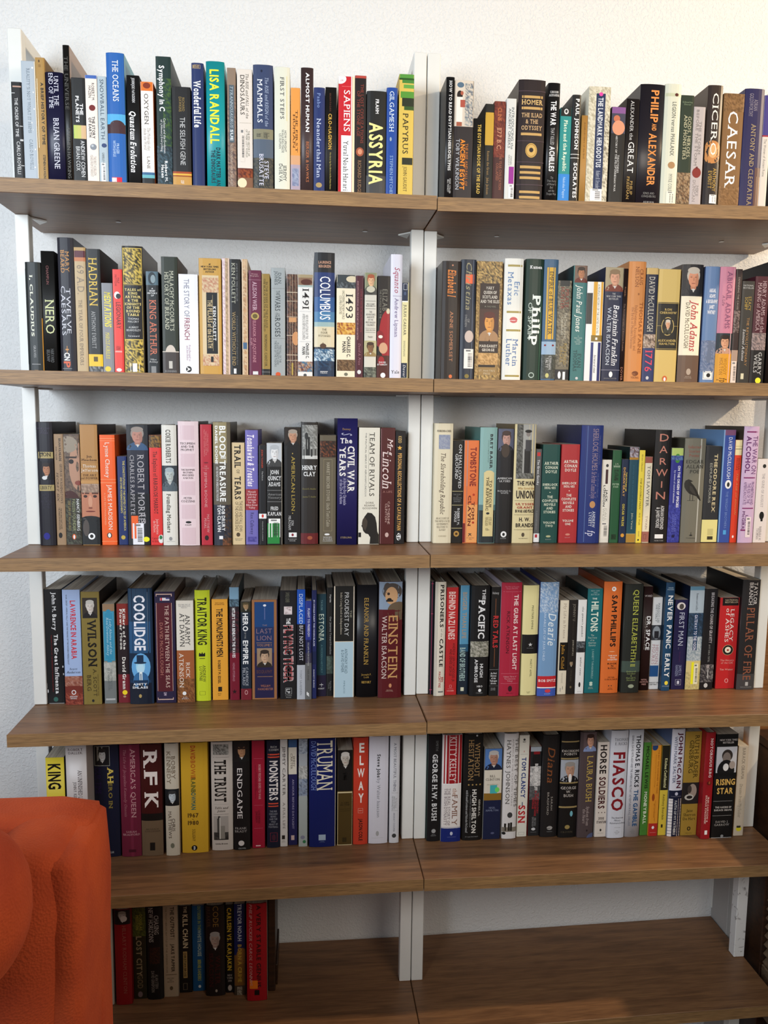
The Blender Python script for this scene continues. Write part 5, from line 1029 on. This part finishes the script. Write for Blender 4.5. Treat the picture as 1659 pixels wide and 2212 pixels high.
7405 7831 1534 -5230 2568 h 2c2a2c/1c1a1c|large dark grey hardcover with bronze serif title at right end on the fourth right shelf|T 2504 1991 34 84 d8d4d4 s TAYLOR/BRANCH|T 1916 230 30 76 96604a s PILLAR OF FIRE|R 373 5 0 100 4c4a4c|R 186 98 46 62 bbb|H 76 47 20 84 999 n SIMON & SCHUSTER
=L5
-7737 -7370 1000 -8640 2498 p d8c433/202028|yellow paperback with bold black title, half hidden by orange chair on the fifth left shelf|T 2363 1817 14 86 17150f b KING
-7336 -6920 1000 -8634 2891 h ccc5c2|thick off-white hardcover with thin grey capitals behind chair on the fifth left shelf|H 2694 2550 14 84 776c6c s ROBERT/DALLEK|T 2208 1518 58 78 5c5454 s AN UNFINISHED LIFE|T 1964 1408 36 50 5c5454 s JOHN F. KENNEDY
-6914 -6395 1504 -8630 2684 h 161c34|midnight blue hardcover with a small framed portrait and gilt letters on the fifth left shelf|R 2498 2061 4 66 9c9c94|R 2487 2074 6 64 121214|P 2480 2079 8 62 18181a d0d0cc 2c2824 1c1c1e|T 2023 1677 56 80 d8c060 S AH|T 1677 1112 58 74 8c7c40 S ERO IN|T 2033 1433 6 30 2c1c50 s OUR TIME|H 131 83 40 72 ccc s MACMILLAN
-6369 -5947 1471 -8625 2528 h 73233c/8c7884|wine-red hardcover with fading pink serif title on the fifth left shelf|R 2528 5 48 62 802c46|T 2425 896 54 78 c89c9c s AMERICA'S QUEEN|T 2425 917 20 34 a87078 i The Life of Jacqueline Kennedy Onassis|H 602 475 10 92 c89ca0 s SARAH/BRADFORD|R 168 104 36 72 501428
-5938 -5491 1464 -8620 2523 h 47120f|thick dark brown hardcover with giant white serif initials on the fifth left shelf|T 2358 2006 18 84 e8dcd4 S R|T 1907 1590 20 84 e8dcd4 S F|T 1423 1077 20 86 e8dcd4 S K|R 966 803 0 100 17110e|R 803 5 0 100 74604a|H 635 539 14 88 4c3c2c s ARTHUR M./SCHLESINGER|R 306 126 38 62 1c1612
-5424 -5133 1422 -8617 2535 h cbc1af|narrow ivory hardcover with a smiling man's photo at mid-spine on the fifth left shelf|T 2360 1643 14 80 7c6c58 s BOBBY/KENNEDY|P 1518 1141 0 100 1c2024 c8d0d4 3c3c3c 181818|T 1015 403 20 72 5c4c40 s CHRIS/MATTHEWS|E 296 180 34 62 776
-5099 -4527 1488 -8611 2508 h d0a530|thick golden-yellow hardcover with rainbow-coloured stencil title on the fifth left shelf|T 2445 2133 38 56 b0401c b DAVID|T 2112 1694 38 56 b86820 b BOWIE|T 1726 1389 38 56 5c6430 b RAINB|T 1389 999 38 56 2c6c68 b OWMAN|H 914 808 24 64 5c4018 b 1967|R 787 776 40 46 5c4018|H 744 638 24 64 5c4018 b 1980|T 553 276 40 52 6c5020 n SOLIGNY|E 184 61 36 58 17130f|T 158 83 44 54 eee b m
-4462 -4001 1533 -8605 2477 h c4bab0/a09890|ivory and grey hardcover with an old tower photo on the fifth left shelf|R 2431 2194 10 82 8c8880|N 2431 2194 10 82 8c8880 4c4844 a8a49c|R 2142 2136 10 84 5c544c|T 2079 1118 18 74 1f1915 S THE TRUST|R 1069 1065 12 80 8c847c|H 1022 884 14 76 3c342c i Tifft and/Jones|R 843 837 10 80 4c443c|R 798 248 10 78 a8a098|N 424 248 10 78 34302c 4c4844 242220|R 745 424 26 42 4c4844|R 798 724 30 40 34302c|R 574 273 42 62 8c867c|R 766 273 36 42 c4beb4|H 177 140 18 74 4c443c b Little, Brown
-3986 -3632 1504 -8601 2494 h 171314|black hardcover with intense eyes at top and spaced white title on the fifth left shelf|P 2494 2033 4 96 1a1512 b88c68 241a16 1c1c1c|R 2358 2316 14 90 2c1c14|T 1886 729 24 56 e0d8d4 s ENDGAME|H 547 407 8 80 a8a09c s FRANK/BRADY|E 229 106 28 64 d4ccc8|H 63 26 28 72 aaa s CROWN
-3589 -3314 1534 -8598 2472 p a01a36|narrow crimson paperback with small vertical title on the fifth left shelf|T 1931 1134 52 72 c89090 b BOBBY FISCHER GOES TO WAR|T 1920 1156 22 42 701024 n HOW THE SOVIETS LOST/THE MOST EXTRAORDINARY CHESS MATCH|R 2071 2065 15 85 c06070|R 999 993 15 85 c06070|R 468 462 15 85 c06070|T 878 577 26 66 701024 b DAVID EDMONDS/JOHN EIDINOW|R 70 48 28 66 e8c8c8
-3270 -2985 1533 -8595 2472 h 161b30|navy hardcover with orange bars around condensed white title on the fifth left shelf|H 2360 2228 18 90 c0bcb8 n RICH/COHEN|R 2169 2139 10 96 d8553c|R 2109 2080 10 96 d8553c|T 2012 1109 22 92 e4dcd8 b MONSTERS|R 1044 1017 12 88 d8553c|R 982 957 12 88 d8553c|H 884 464 14 86 8c8c94 b THE 1985/CHICAGO/BEARS/AND THE/WILD/HEART OF/FOOTBALL|F 356 150 26 80 a83c48|E 324 172 38 68 4c2434
-2978 -2819 1541 -8593 2474 p d0cac4|slim off-white paperback with spaced dark serif capitals on the fifth left shelf|T 2316 1190 34 72 4c4440 s JIMMY CARTER|T 1030 416 36 68 7c746c s A FULL LIFE|R 268 177 22 64 2c2420|H 151 101 18 70 776 n SIMON/SCHUSTER
-2799 -2603 1584 -8591 2442 p 242354|slim indigo paperback with cream upper label on the fifth left shelf|R 2442 2269 0 92 3c5c84|R 2269 1652 0 92 d8d0c0|T 2131 1770 22 74 5c4c3c s JIMMY/CARTER|T 1535 382 42 64 a8a0bc s AN HOUR BEFORE DAYLIGHT|R 234 125 30 66 c8b0a8
-2573 -2386 1501 -8589 2485 p a8acb0|narrow paperback printed with an icy landscape photo on the fifth left shelf|N 2485 2148 0 100 98a0ac b4bcc4 7c8490|N 1873 1575 0 100 a8a8a4 c8c8c4 8c8c88|N 1575 1190 0 100 8c98ac 9ca4b0 5c6474|R 1169 5 0 100 aab0ac|E 264 177 20 72 889|E 156 80 46 84 3c7c54
-2349 -1759 1459 -8582 2501 h 0e1f62/706a5c|very wide royal blue hardcover with tall ivory serif title on the fifth left shelf|R 2501 5 96 98 c8bca0|T 2452 1328 30 90 e4dcc4 s TRUMAN|R 2231 1321 27 28 98a0c0|T 2442 1328 8 26 7c90c8 s DAVID McCULLOUGH|R 295 164 36 62 a8b8c8|H 149 110 36 62 7c8cac n SIMON/SCHUSTER
-1726 -1388 1473 -8579 2206 p 54421c/3c3424|brown paperback with a white-haired man's photo above gold frame on the fifth left shelf|P 2206 1267 2 96 141210 c4bcb0 d4d0c8 1a1816|R 1250 1220 2 96 d8c8a0|R 1250 5 2 5 d8c8a0|R 1250 5 94 96 d8c8a0|R 20 5 2 96 d8c8a0|H 1020 923 20 80 3c3014 s A LIFE/IN THE|R 850 844 14 84 3c3014|R 807 801 14 84 3c3014|R 186 77 34 60 3c3014
-1376 -1049 1482 -8575 2481 h c8442e|orange-red hardcover with stacked white capitals and black author on the fifth left shelf|H 2353 2113 38 72 f4ece4 b E|H 2064 1826 40 68 f4ece4 b L|H 1772 1547 26 74 f4ece4 b W|H 1472 1247 34 68 f4ece4 b A|H 1193 955 34 70 f4ece4 b Y|F 854 745 32 66 e8b8a8|R 804 793 38 60 e8b8a8|T 615 97 40 66 241410 b JASON COLE
-1033 -600 1483 -8571 2494 h d6d4dc|broad plain white hardcover with small sans title on the fifth left shelf|T 2086 1550 42 60 242424 b Steve Jobs|T 1524 625 42 60 8c8c94 n by Walter Isaacson|E 304 184 38 54 aaa|R 143 137 16 76 bbb
-569 -352 1468 -8568 2500 h d4d4d8|narrow white hardcover with thin grey capitals beside post on the fifth left shelf|T 2334 1219 38 64 6c6c78 s A MOST BEAUTIFUL THING|R 1183 1177 20 84 999|T 1111 786 24 76 888 i The True Story of/America's First All-Black/High School Rowing Team|R 767 761 20 84 999|T 720 273 40 58 778 n ARSHAY COOPER|E 229 131 28 72 444
=R5
284 584 1493 -8577 2484 h 19181b/2c4c44|black hardcover with spaced white serif title beside white post on the fifth right shelf|T 2360 2124 56 74 777 s SMITH|T 2049 495 34 74 ddd S GEORGE H.W. BUSH|E 297 198 34 66 aaa|H 183 125 30 70 aaa s Simon/Schuster
596 1037 1446 -8579 2503 h e6e0dc|hardcover with red top, white middle and blue foot on the fifth right shelf|R 2503 1374 8 98 a01c26|R 1374 1357 0 98 eee|T 2456 1422 38 72 e8d8d4 s KITTY KELLEY|T 1270 1118 56 78 b08060 i the|T 1107 396 54 82 8c6450 s FAMILY|T 1270 396 12 46 8c7c80 s THE REAL STORY OF/THE BUSH DYNASTY|R 347 339 0 98 3c4c8c|R 325 5 0 100 182c78|E 246 158 46 60 c8ccdc|R 121 115 32 76 7c84b0
1084 1519 1472 -8582 2487 h 171615|thick black hardcover with gold title and four gold stars on the fifth right shelf|H 2487 2442 52 78 ddd b 8|T 2365 1428 22 86 a8885c s WITHOUT/HESITATION|S 1345 1297 22 34 c8a868|S 1345 1297 42 54 c8a868|S 1345 1297 62 74 c8a868|S 1345 1297 82 94 c8a868|T 969 574 82 92 b8b4ac b GENERAL|T 1210 183 48 72 e8e4dc b HUGH SHELTON|T 1090 320 36 42 999 n THE ODYSSEY OF AN AMERICAN WARRIOR|T 1199 198 16 28 aaa I with Ronald Levinson and Malcolm McConnell|H 103 77 16 84 999 n ST. MARTIN'S PRESS
1564 1958 1469 -8584 2144 p 1b2446/c8c4bc|navy paperback with profile photo and blue-green sticky tags on the fifth right shelf|P 2144 1645 2 98 5c84bc b88c78 c0bcb8 1f2840|R 1645 1099 0 100 dcd4c4|H 1541 1388 8 88 5c544c s BILL/CLINTON|H 1318 1285 14 80 b0a890 n AN AMERICAN|D 1292 1095 34 74 4cb4b8|D 1241 1121 62 88 7cdc6c|R 1099 934 0 100 94702c|H 787 664 14 86 8c94b0 s NIGEL/HAMILTON|E 177 128 44 66 5c6080
2000 2327 1481 -8587 2486 h dcd8d6|white hardcover with grey capitals and small marching silhouettes on the fifth right shelf|T 2378 761 76 96 6c6864 s THE BEST OF TIMES|T 2367 794 56 66 a8a09c n AMERICA IN THE CLINTON YEARS|T 2334 838 18 46 5c5854 s HAYNES JOHNSON|E 639 506 34 70 444|R 284 173 0 100 8c8478|R 373 195 14 28 2c2824|R 384 195 40 54 2c2824|R 395 195 56 70 2c2824|E 173 106 0 26 1c1c1c
2358 2592 1532 -8588 2414 p e0dcd0|cream paperback with blue author name and red initials on the fifth right shelf|E 2338 2284 38 60 333|H 2273 2240 34 64 555 n BERKLEY|H 2051 2012 40 60 b83838 b 1|R 1971 1965 14 86 999|T 1892 935 32 76 1c3c80 S TOM CLANCY|T 758 335 14 84 c02830 S SSN|R 835 735 44 52 3c4c70|F 116 49 20 76 999
2628 2889 1553 -8590 2126 p 28282a/b01c28|black and grey paperback with red text block on the fifth right shelf|R 2126 2017 4 96 a8b0b8|E 2017 1622 20 90 1c1c1e|R 2017 1951 30 84 8c2028|N 1666 1203 4 96 c0bcb8 dcd8d4 8c8c8c|N 1203 871 4 96 5c5c5c 707070 484848|T 1728 1093 46 74 e8e4e0 b BLIND MAN'S BLUFF|T 1093 481 28 90 b03038 b THE UNTOLD STORY/OF AMERICAN SUBMARINE/ESPIONAGE|T 459 224 32 72 888 b SHERRY SONTAG/CHRISTOPHER DREW|E 201 134 30 66 ccc|R 97 91 24 76 888
2895 3286 1498 -8591 2424 h 221f20|charcoal hardcover with bronze script title on the fifth right shelf|T 2141 1297 30 74 8c5430 i Diana|T 972 647 56 68 a8a098 n SARAH|T 1076 536 34 46 a8a098 n BRADFORD|E 268 174 38 72 a8a4a0|R 214 205 38 72 221f20|H 143 120 32 76 888 s VIKING
3300 3719 1441 -8593 2503 h 161414|black hardcover with gold bars and suited man's photo on the fifth right shelf|R 2297 2269 2 98 a08c60|H 2105 1959 6 96 d0c8c0 s DECISION/POINTS|R 1900 1871 2 98 a08c60|P 1856 1333 2 98 a8acb4 c09880 98928c 17171c|E 1531 1311 44 62 e8e4e0|R 1329 1298 0 98 a08c60|H 1241 969 6 90 d0c8c0 s GEORGE/W./BUSH|R 758 718 0 98 a08c60|E 647 513 60 76 7cb8c4|E 312 212 34 62 a08c58|H 160 116 14 78 5c5444 s CROWN
3730 4107 1412 -8596 2506 h 56494a|mauve-brown hardcover with a woman's photo and yellow serif title on the fifth right shelf|P 2506 2055 18 98 68585a d8a890 3c2824 8c9cc4|T 1945 870 44 82 c8ac5c s LAURA BUSH|T 754 302 28 72 b8a8a4 i Spoken from/the Heart|E 201 152 56 64 2c2024|E 111 -113 60 130 5c6484
4144 4411 1396 -8598 2265 p dcd2c8|cream paperback with condensed black capitals and three dots on the fifth right shelf|T 2199 1520 22 82 241c1c b HORSE|T 1442 689 22 82 4c1c20 b SOLDIERS|E 604 577 24 32 544|E 604 577 52 60 544|E 604 577 78 86 544|H 499 320 14 94 4c3c3c b DOUG/STANTON|E 201 141 44 60 333|R 99 93 24 78 998
4417 4818 1344 -8599 2554 h d4d6de|white hardcover with huge dark red condensed title on the fifth right shelf|H 2394 2202 18 98 7c7c84 s THOMAS/E. RICKS|T 2049 659 18 90 8c1c28 b FIASCO|H 525 335 12 98 4c4c54 n The American/Military/Adventure in Iraq|R 260 254 40 76 888|H 201 89 42 70 aaa s THE/PENGUIN/PRESS
4845 5190 1369 -8602 2553 h d8d8de|white hardcover with black and blue condensed title on the fifth right shelf|T 2433 1200 48 80 20242c b THOMAS E. RICKS|T 1134 262 48 80 1c5484 b THE GAMBLE|T 2433 274 18 32 8c8c94 b GENERAL DAVID PETRAEUS AND THE AMERICAN MILITARY ADVENTURE IN IRAQ, 2006-2008|H 195 82 34 68 999 s THE/PENGUIN/PRESS
5220 5399 1398 -8604 2232 p 4f8639|slim grass-green paperback with black and white title on the fifth right shelf|T 2140 1133 34 76 1f2c18 b MICHAEL LEWIS|T 1055 282 34 76 e4e8d4 b MONEYBALL|R 116 110 20 70 3c6c2c
5405 5617 1352 -8605 2177 p e39c34|small orange paperback with blue quarter circle and red foot on the fifth right shelf|E 2243 2056 -10 60 2c4c7c|T 2067 1027 64 80 a8641c n THE BOY WHO HARNESSED THE WIND|T 1957 1183 40 50 b87424 n Creating Currents of Electricity and Hope|E 1027 849 20 50 a0501c|T 871 356 44 66 b06c1c n WILLIAM KAMKWAMBA/BRYAN MEALER|R 311 5 0 96 b8302c|E 248 175 34 62 eee|R 93 87 15 84 e0a098
5642 5831 1369 -8606 2164 p dcc248|small paperback with dark green upper half and yellow lower half on the fifth right shelf|R 2164 1096 0 100 26261a|T 1855 1157 40 76 dcd8a8 b Kitchen Confidential|T 1000 383 38 68 7c6c28 b Anthony Bourdain|R 271 192 34 56 2c2818
5837 6144 1327 -8607 2565 h dcdce6/6c7ca0|white hardcover with maroon name above navy and white stripes on the fifth right shelf|T 2487 1169 50 84 5c1c34 b JOHN McCAIN|T 2395 1291 18 40 5c6480 n WITH MARK SALTER|R 1109 5 0 100 1b2440|E 1069 990 42 66 ccd|H 979 957 14 90 99a n RANDOM HOUSE|R 923 5 0 34 1b2440|R 923 5 70 96 1b2440|R 912 5 2 30 e8e4e4|R 912 5 72 94 e8d8cc|R 868 859 0 96 1b2440|R 796 787 0 96 1b2440|R 724 715 0 96 1b2440|R 653 644 0 96 1b2440|R 581 572 0 96 1b2440|R 509 500 0 96 1b2440|R 437 428 0 96 1b2440|R 365 356 0 96 1b2440|R 293 284 0 96 1b2440|R 221 212 0 96 1b2440|R 148 139 0 96 1b2440|R 76 67 0 96 1b2440|R 923 5 31 70 1b2440|T 868 47 42 62 ccc b FAITH OF MY FATHERS
6157 6548 1326 -8609 2496 p a8893c/6c5c48|mustard paperback with a profile photo in white collar on the fifth right shelf|T 2401 1392 26 88 4c3c14 s RUTH BADER/GINSBURG|R 1280 766 0 100 2c2828|E 1247 912 34 86 a8988c|E 1213 1023 30 55 4c4440|E 1001 856 14 70 c8c4bc|E 968 889 26 62 2c2828|H 654 361 12 88 4c3c18 s Jane/Sherron/De Hart|E 219 119 40 62 3c3014|E 196 142 46 56 a8893c|H 67 47 26 76 765c24 s VINTAGE
6554 6780 1155 -8610 2537 h 9c1c26|narrow red hardcover with bold cream title on the fifth right shelf|T 2396 1475 46 74 e8d4d0 S NOTORIOUS RBG|E 1387 1298 30 76 6c2018|E 1387 1320 48 66 b06038|T 1055 363 26 68 e0bcb4 S IRIN CARMON &/SHANA KNIZHNIK|R 211 112 38 66 eee
6817 7328 1167 -8612 2479 p 161617/141414|thick black paperback with photo of smiling man and yellow title on the fifth right shelf|H 2376 2254 14 94 d8d0cc n NEW YORK TIMES/BESTSELLER|R 2183 1567 4 98 c8c8cc|E 2118 1832 28 78 3c3430|E 2052 1766 32 70 8c8078|E 1876 1346 10 90 1c1c1e|E 1788 1611 36 62 e0e0e0|E 1843 1656 64 92 a89c94|R 1567 1479 0 100 161617|H 1457 1035 8 96 e0b868 b RISING/STAR|R 893 887 2 90 aaa|H 778 644 8 90 c0bcb8 b THE MAKING OF/BARACK OBAMA|R 546 540 2 90 aaa|H 431 285 12 82 a8a4a0 s DAVID J./GARROW|R 14 5 2 96 ccc|E 82 14 44 58 999
7387 7627 1227 -8615 2165 p c8baa6/d8a060|cream paperback with orange top edge and yellow emblem at foot on the fifth right shelf|T 2114 1372 40 72 8c8070 n BARACK OBAMA|T 1260 452 34 66 a09480 i Dreams from My Father|E 237 113 25 80 d8cc3c|R 249 199 30 70 3c3830
=L6
-6743 -6603 1379 -12014 2271 h b8b0a4|pale hardcover partly hidden behind the orange chair on the bottom left shelf|R 1511 1505 10 90 a8a094
-6556 -6206 1374 -12015 2233 h 8d141b|red hardcover with black photo band at its head on the bottom left shelf|R 2233 1892 0 100 1c1818|P 2233 1900 10 90 1c1818 b0a8a0 8c8478 1c1818|E 2097 1960 40 80 c8c0b8|T 1865 279 50 72 9c5c50 s HILLARY RODHAM CLINTON
-6200 -5919 1509 -12016 2162 p 2c2818|dark jungle-green paperback with tall gold-brown lettering on the bottom left shelf|N 2162 1495 0 100 4c5020 34381c 5c6428|T 2005 1633 24 78 8c8438 b DOUGLAS/PRESTON|T 1495 548 26 70 8c7c60 b LOST CITY|T 576 253 30 74 6c5c44 b GOD|E 183 42 30 66 766
-5898 -5558 1482 -12018 2190 h 141210|black hardcover with white two-line title on the bottom left shelf|T 2179 1371 14 82 b0a8a0 s CHASING/NEW HORIZONS|N 1246 856 18 84 2c1810 442414 1c1410|T 688 183 24 72 8c847c n ALAN STERN/DAVID GRINSPOON
-5552 -5236 1516 -12019 2174 p a6947c|beige paperback with dark brown condensed title on the bottom left shelf|T 2146 1426 52 80 382c1c b THE OUTPOST|T 2146 587 18 30 6c5c44 n THE MOST HEROIC BATTLE OF THE AFGHAN WAR|R 1393 1384 48 80 5c4c34|T 1273 601 54 78 382c1c b JAKE TAPPER|R 545 533 14 90 5c4c34|H 474 347 24 70 6c5c44 n NEW YORK/TIMES/BESTSELLER|E 263 164 40 62 5c4c34
-5230 -4953 1624 -12020 2089 p 161311|small black paperback with cream title and tan name box on the bottom left shelf|T 2075 1922 42 68 b8a88c b THE|T 1881 1083 34 76 c8b898 b KILL CHAIN|R 998 361 32 64 a88c58|T 970 390 38 58 241c10 b CHRISTIAN BROSE|F 233 76 30 62 998870
-4941 -4666 1653 -12021 2062 p 17527c|blue paperback with green and white condensed letters on the bottom left shelf|T 2057 1483 46 72 8c9c50 b OUTSIDER IN THE|T 1483 848 44 74 a8b8a8 b WHITE HOUSE|T 763 257 42 70 a8a840 b BERNIE SANDERS|E 151 80 44 66 c8ccc8
-4625 -4207 1486 -12023 2157 h 211714|dark brown hardcover with a silver-haired woman's photo on the bottom left shelf|T 2157 1660 40 70 8c6c34 s CODE|T 2146 1660 8 26 5c4434 s BREAKER|P 1596 947 4 92 241816 a89488 a09c98 1c1412|T 975 297 50 76 4c1a18 s WALTER|T 1031 241 18 40 4c1a18 s ISAACSON|E 170 99 48 60 a89c90
-4197 -4020 1546 -12024 2121 p 14100f|narrow black paperback with tall yellow capitals on the bottom left shelf|T 2043 547 22 78 c8a834 b CARLSEN VS. KARJAKIN|H 462 262 12 86 a09890 b NEW/YORK/2016|E 191 48 24 74 b0a8a0
-4002 -3758 1454 -12025 2183 p 15235a|deep blue paperback fading to ochre at foot on the bottom left shelf|R 968 233 0 100 7c5828|E 1137 743 20 120 8c6430|R 233 5 0 100 483c30|T 2183 1305 34 72 b8bcc4 b TREVOR NOAH|T 1221 318 34 70 b8983c b BORN A CRIME|N 204 5 24 70 8c8478 5c5040 a09888
-3714 -3270 1263 -12026 2301 h a81422/c0b4a4|red hardcover with a little orange price tag on its spine on the bottom left shelf|R 2301 298 34 35 701018|T 2301 383 14 28 c8a09c i PHILIP RUCKER CAROL LEONNIG|T 2279 327 50 72 3c0c10 b A VERY STABLE GENIUS|D 496 298 14 54 e8801c|R 265 143 38 62 1f0a0a"""

GAINS = {'L1': 1.0, 'R1': 1.0, 'L2': 1.0, 'R2': 1.0, 'L3': 1.0, 'R3': 1.0, 'L4': 1.0, 'R4': 1.0, 'L5': 1.0, 'R5': 1.0, 'L6': 1.0}
GROUPS = {'L1': 'books on the top left shelf', 'R1': 'books on the top right shelf',
          'L2': 'books on the second left shelf', 'R2': 'books on the second right shelf',
          'L3': 'books on the third left shelf', 'R3': 'books on the third right shelf',
          'L4': 'books on the fourth left shelf', 'R4': 'books on the fourth right shelf',
          'L5': 'books on the fifth left shelf', 'R5': 'books on the fifth right shelf',
          'L6': 'books on the bottom left shelf'}
RNG = random.Random(7)
key = None
for line in DATA.split('\n'):
    if not line:
        continue
    if line[0] == '=':
        key = line[1:]
        continue
    f = line.split('|')
    q = f[0].split()
    x0, x1, yy, zb, hh = [int(v) / 10000.0 for v in q[:5]]
    make_book(x0, x1, yy, zb, hh, q[5], q[6].split('/'), f[1], [s for s in f[2:] if s.strip()],
              GAINS[key], GROUPS[key], RNG)

# dark wooden bookend at the end of the bottom left row
be = empty('bookend', (-0.3255, 0.150, BOARDS[(6, 0)][0] + BOARDS[(6, 0)][1] * -0.32))
tag(be, 'dark wooden bookend slab beside the red hardcover on the bottom left shelf', 'bookend')
box('upright_slab', 0.0, 0.016, 0.0, 0.165, 0.0005, 0.235, M_DARK, be, 0.003, 2)
box('foot_plate', 0.016, 0.020, 0.02, 0.15, 0.0005, 0.05, M_DARK, be, 0.001)

# ------------------------------------------------------------------ louvered cabinet at the right end
cab = empty('louvered_cabinet', (0.836, 0.0, FLOOR_Z))
tag(cab, 'dark brown louvered cabinet standing right of the bookcase by the floor', 'cabinet')
ch = -0.675 - FLOOR_Z
box('stile', 0.0, 0.030, 0.135, 0.240, 0.0, ch, M_DARK, cab, 0.002)
box('stile', 0.0, 0.030, -0.42, -0.34, 0.0, ch, M_DARK, cab, 0.002)
box('bottom_rail', 0.004, 0.028, -0.34, 0.135, 0.30, 0.425, M_LOUV, cab, 0.002)
box('top_rail', 0.004, 0.028, -0.34, 0.135, ch - 0.07, ch, M_DARK, cab, 0.002)
box('cabinet_back', 0.034, 0.05, -0.42, 0.240, 0.0, ch, M_DARK, cab, 0.0)
box('cabinet_top', 0.0, 0.42, -0.42, 0.240, ch, ch + 0.02, M_DARK, cab, 0.003)
z = 0.438
sl = None
while z < ch - 0.085:
    if sl is None:
        bm = box_bm(-0.014, 0.014, -0.34, 0.135, -0.0035, 0.0035, 0.0012)
        bmesh.ops.rotate(bm, verts=bm.verts, cent=(0, 0, 0), matrix=Matrix.Rotation(math.radians(-48), 3, 'Y'))
        sl = from_bm('louver_slat', bm, M_LOUV, cab)
        o = sl
    else:
        o = sl.copy()
        COL.objects.link(o)
    o.location = (0.017, 0, z)
    z += 0.0225

# ------------------------------------------------------------------ orange armchair, lower left
def puffy(name, x0, x1, y0, y1, z0, z1, r, parent, warp=None, sub=2):
    bm = box_bm(x0, x1, y0, y1, z0, z1)
    bmesh.ops.subdivide_edges(bm, edges=list(bm.edges), cuts=11, use_grid_fill=True)
    cx, cy, cz = (x0 + x1) / 2, (y0 + y1) / 2, (z0 + z1) / 2
    hx, hy, hz = (x1 - x0) / 2, (y1 - y0) / 2, (z1 - z0) / 2
    for v in bm.verts:
        d = Vector((v.co.x - cx, v.co.y - cy, v.co.z - cz))
        k = Vector((max(-hx + r, min(hx - r, d.x)), max(-hy + r, min(hy - r, d.y)), max(-hz + r, min(hz - r, d.z))))
        e = d - k
        if e.length > 1e-6:
            e = e.normalized() * r
        p = k + e
        v.co = Vector((cx, cy, cz)) + p
        if warp:
            v.co = Vector(warp(v.co))
    return from_bm(name, bm, M_FABRIC, parent, None, True)

CH = Vector((-0.90, -0.42, FLOOR_Z))
chair = empty('armchair', CH)
tag(chair, 'orange-red upholstered armchair cut off at the lower left corner', 'armchair')

def cushion(name, x0, x1, y0, y1, z0, z1, r, warp=None):
    f = (lambda v: Vector(warp(v + CH)) - CH) if warp else None
    return puffy(name, x0 - CH.x, x1 - CH.x, y0 - CH.y, y1 - CH.y, z0 - CH.z, z1 - CH.z, r, chair, f)

def wing(v):
    t = max(0.0, (-0.452 - v.z))
    s = max(0.0, min(1.0, (v.x + 0.66) / 0.13))
    x = v.x - (0.16 * min(1.0, t / 0.35)) * (1 - s)
    x -= 0.016 * min(1.0, t / 0.5)
    y = v.y
    if y < -0.56:
        y -= 0.03 * math.sin(math.pi * s) * min(1.0, t / 0.12)
    return (x, y, v.z)

def side(v):
    t = max(0.0, (-0.46 - v.z))
    return (v.x - 0.016 * min(1.0, t / 0.5), v.y, v.z)

cushion('back_panel', -1.25, -0.518, -0.520, -0.415, -1.50, -0.436, 0.034)
cushion('wing_cushion', -0.640, -0.524, -0.612, -0.450, -1.30, -0.438, 0.045, wing)
cushion('outer_side', -0.570, -0.5115, -0.603, -0.422, -1.48, -0.448, 0.026, side)
cushion('bolster_cushion', -1.00, -0.534, -0.80, -0.625, -0.52, -0.335, 0.085)
cushion('back_cushion', -1.20, -0.74, -0.62, -0.42, -1.15, -0.47, 0.08)
cushion('seat_cushion', -1.22, -0.66, -1.00, -0.52, -1.32, -1.15, 0.06)
cushion('seat_base', -1.25, -0.54, -0.98, -0.40, -1.50, -1.30, 0.03)
for lx in (-1.20, -0.60):
    for ly in (-0.92, -0.40):
        bm = bmesh.new()
        bmesh.ops.create_cone(bm, cap_ends=True, segments=16, radius1=0.026, radius2=0.016, depth=0.12)
        bmesh.ops.translate(bm, verts=bm.verts, vec=(lx - CH.x, ly - CH.y, 0.06))
        from_bm('leg', bm, M_DARK, chair)

bm = bmesh.new()
bmesh.ops.create_uvsphere(bm, u_segments=20, v_segments=12, radius=0.012)
for v in bm.verts:
    v.co.z *= 1.35
bmesh.ops.translate(bm, verts=bm.verts, vec=Vector((-0.598, -0.640, -0.522)) - CH)
kn = from_bm('knob', bm, M_KNOB, chair, None, True)
kn['label'] = 'dark olive rounded knob at the left photo edge'
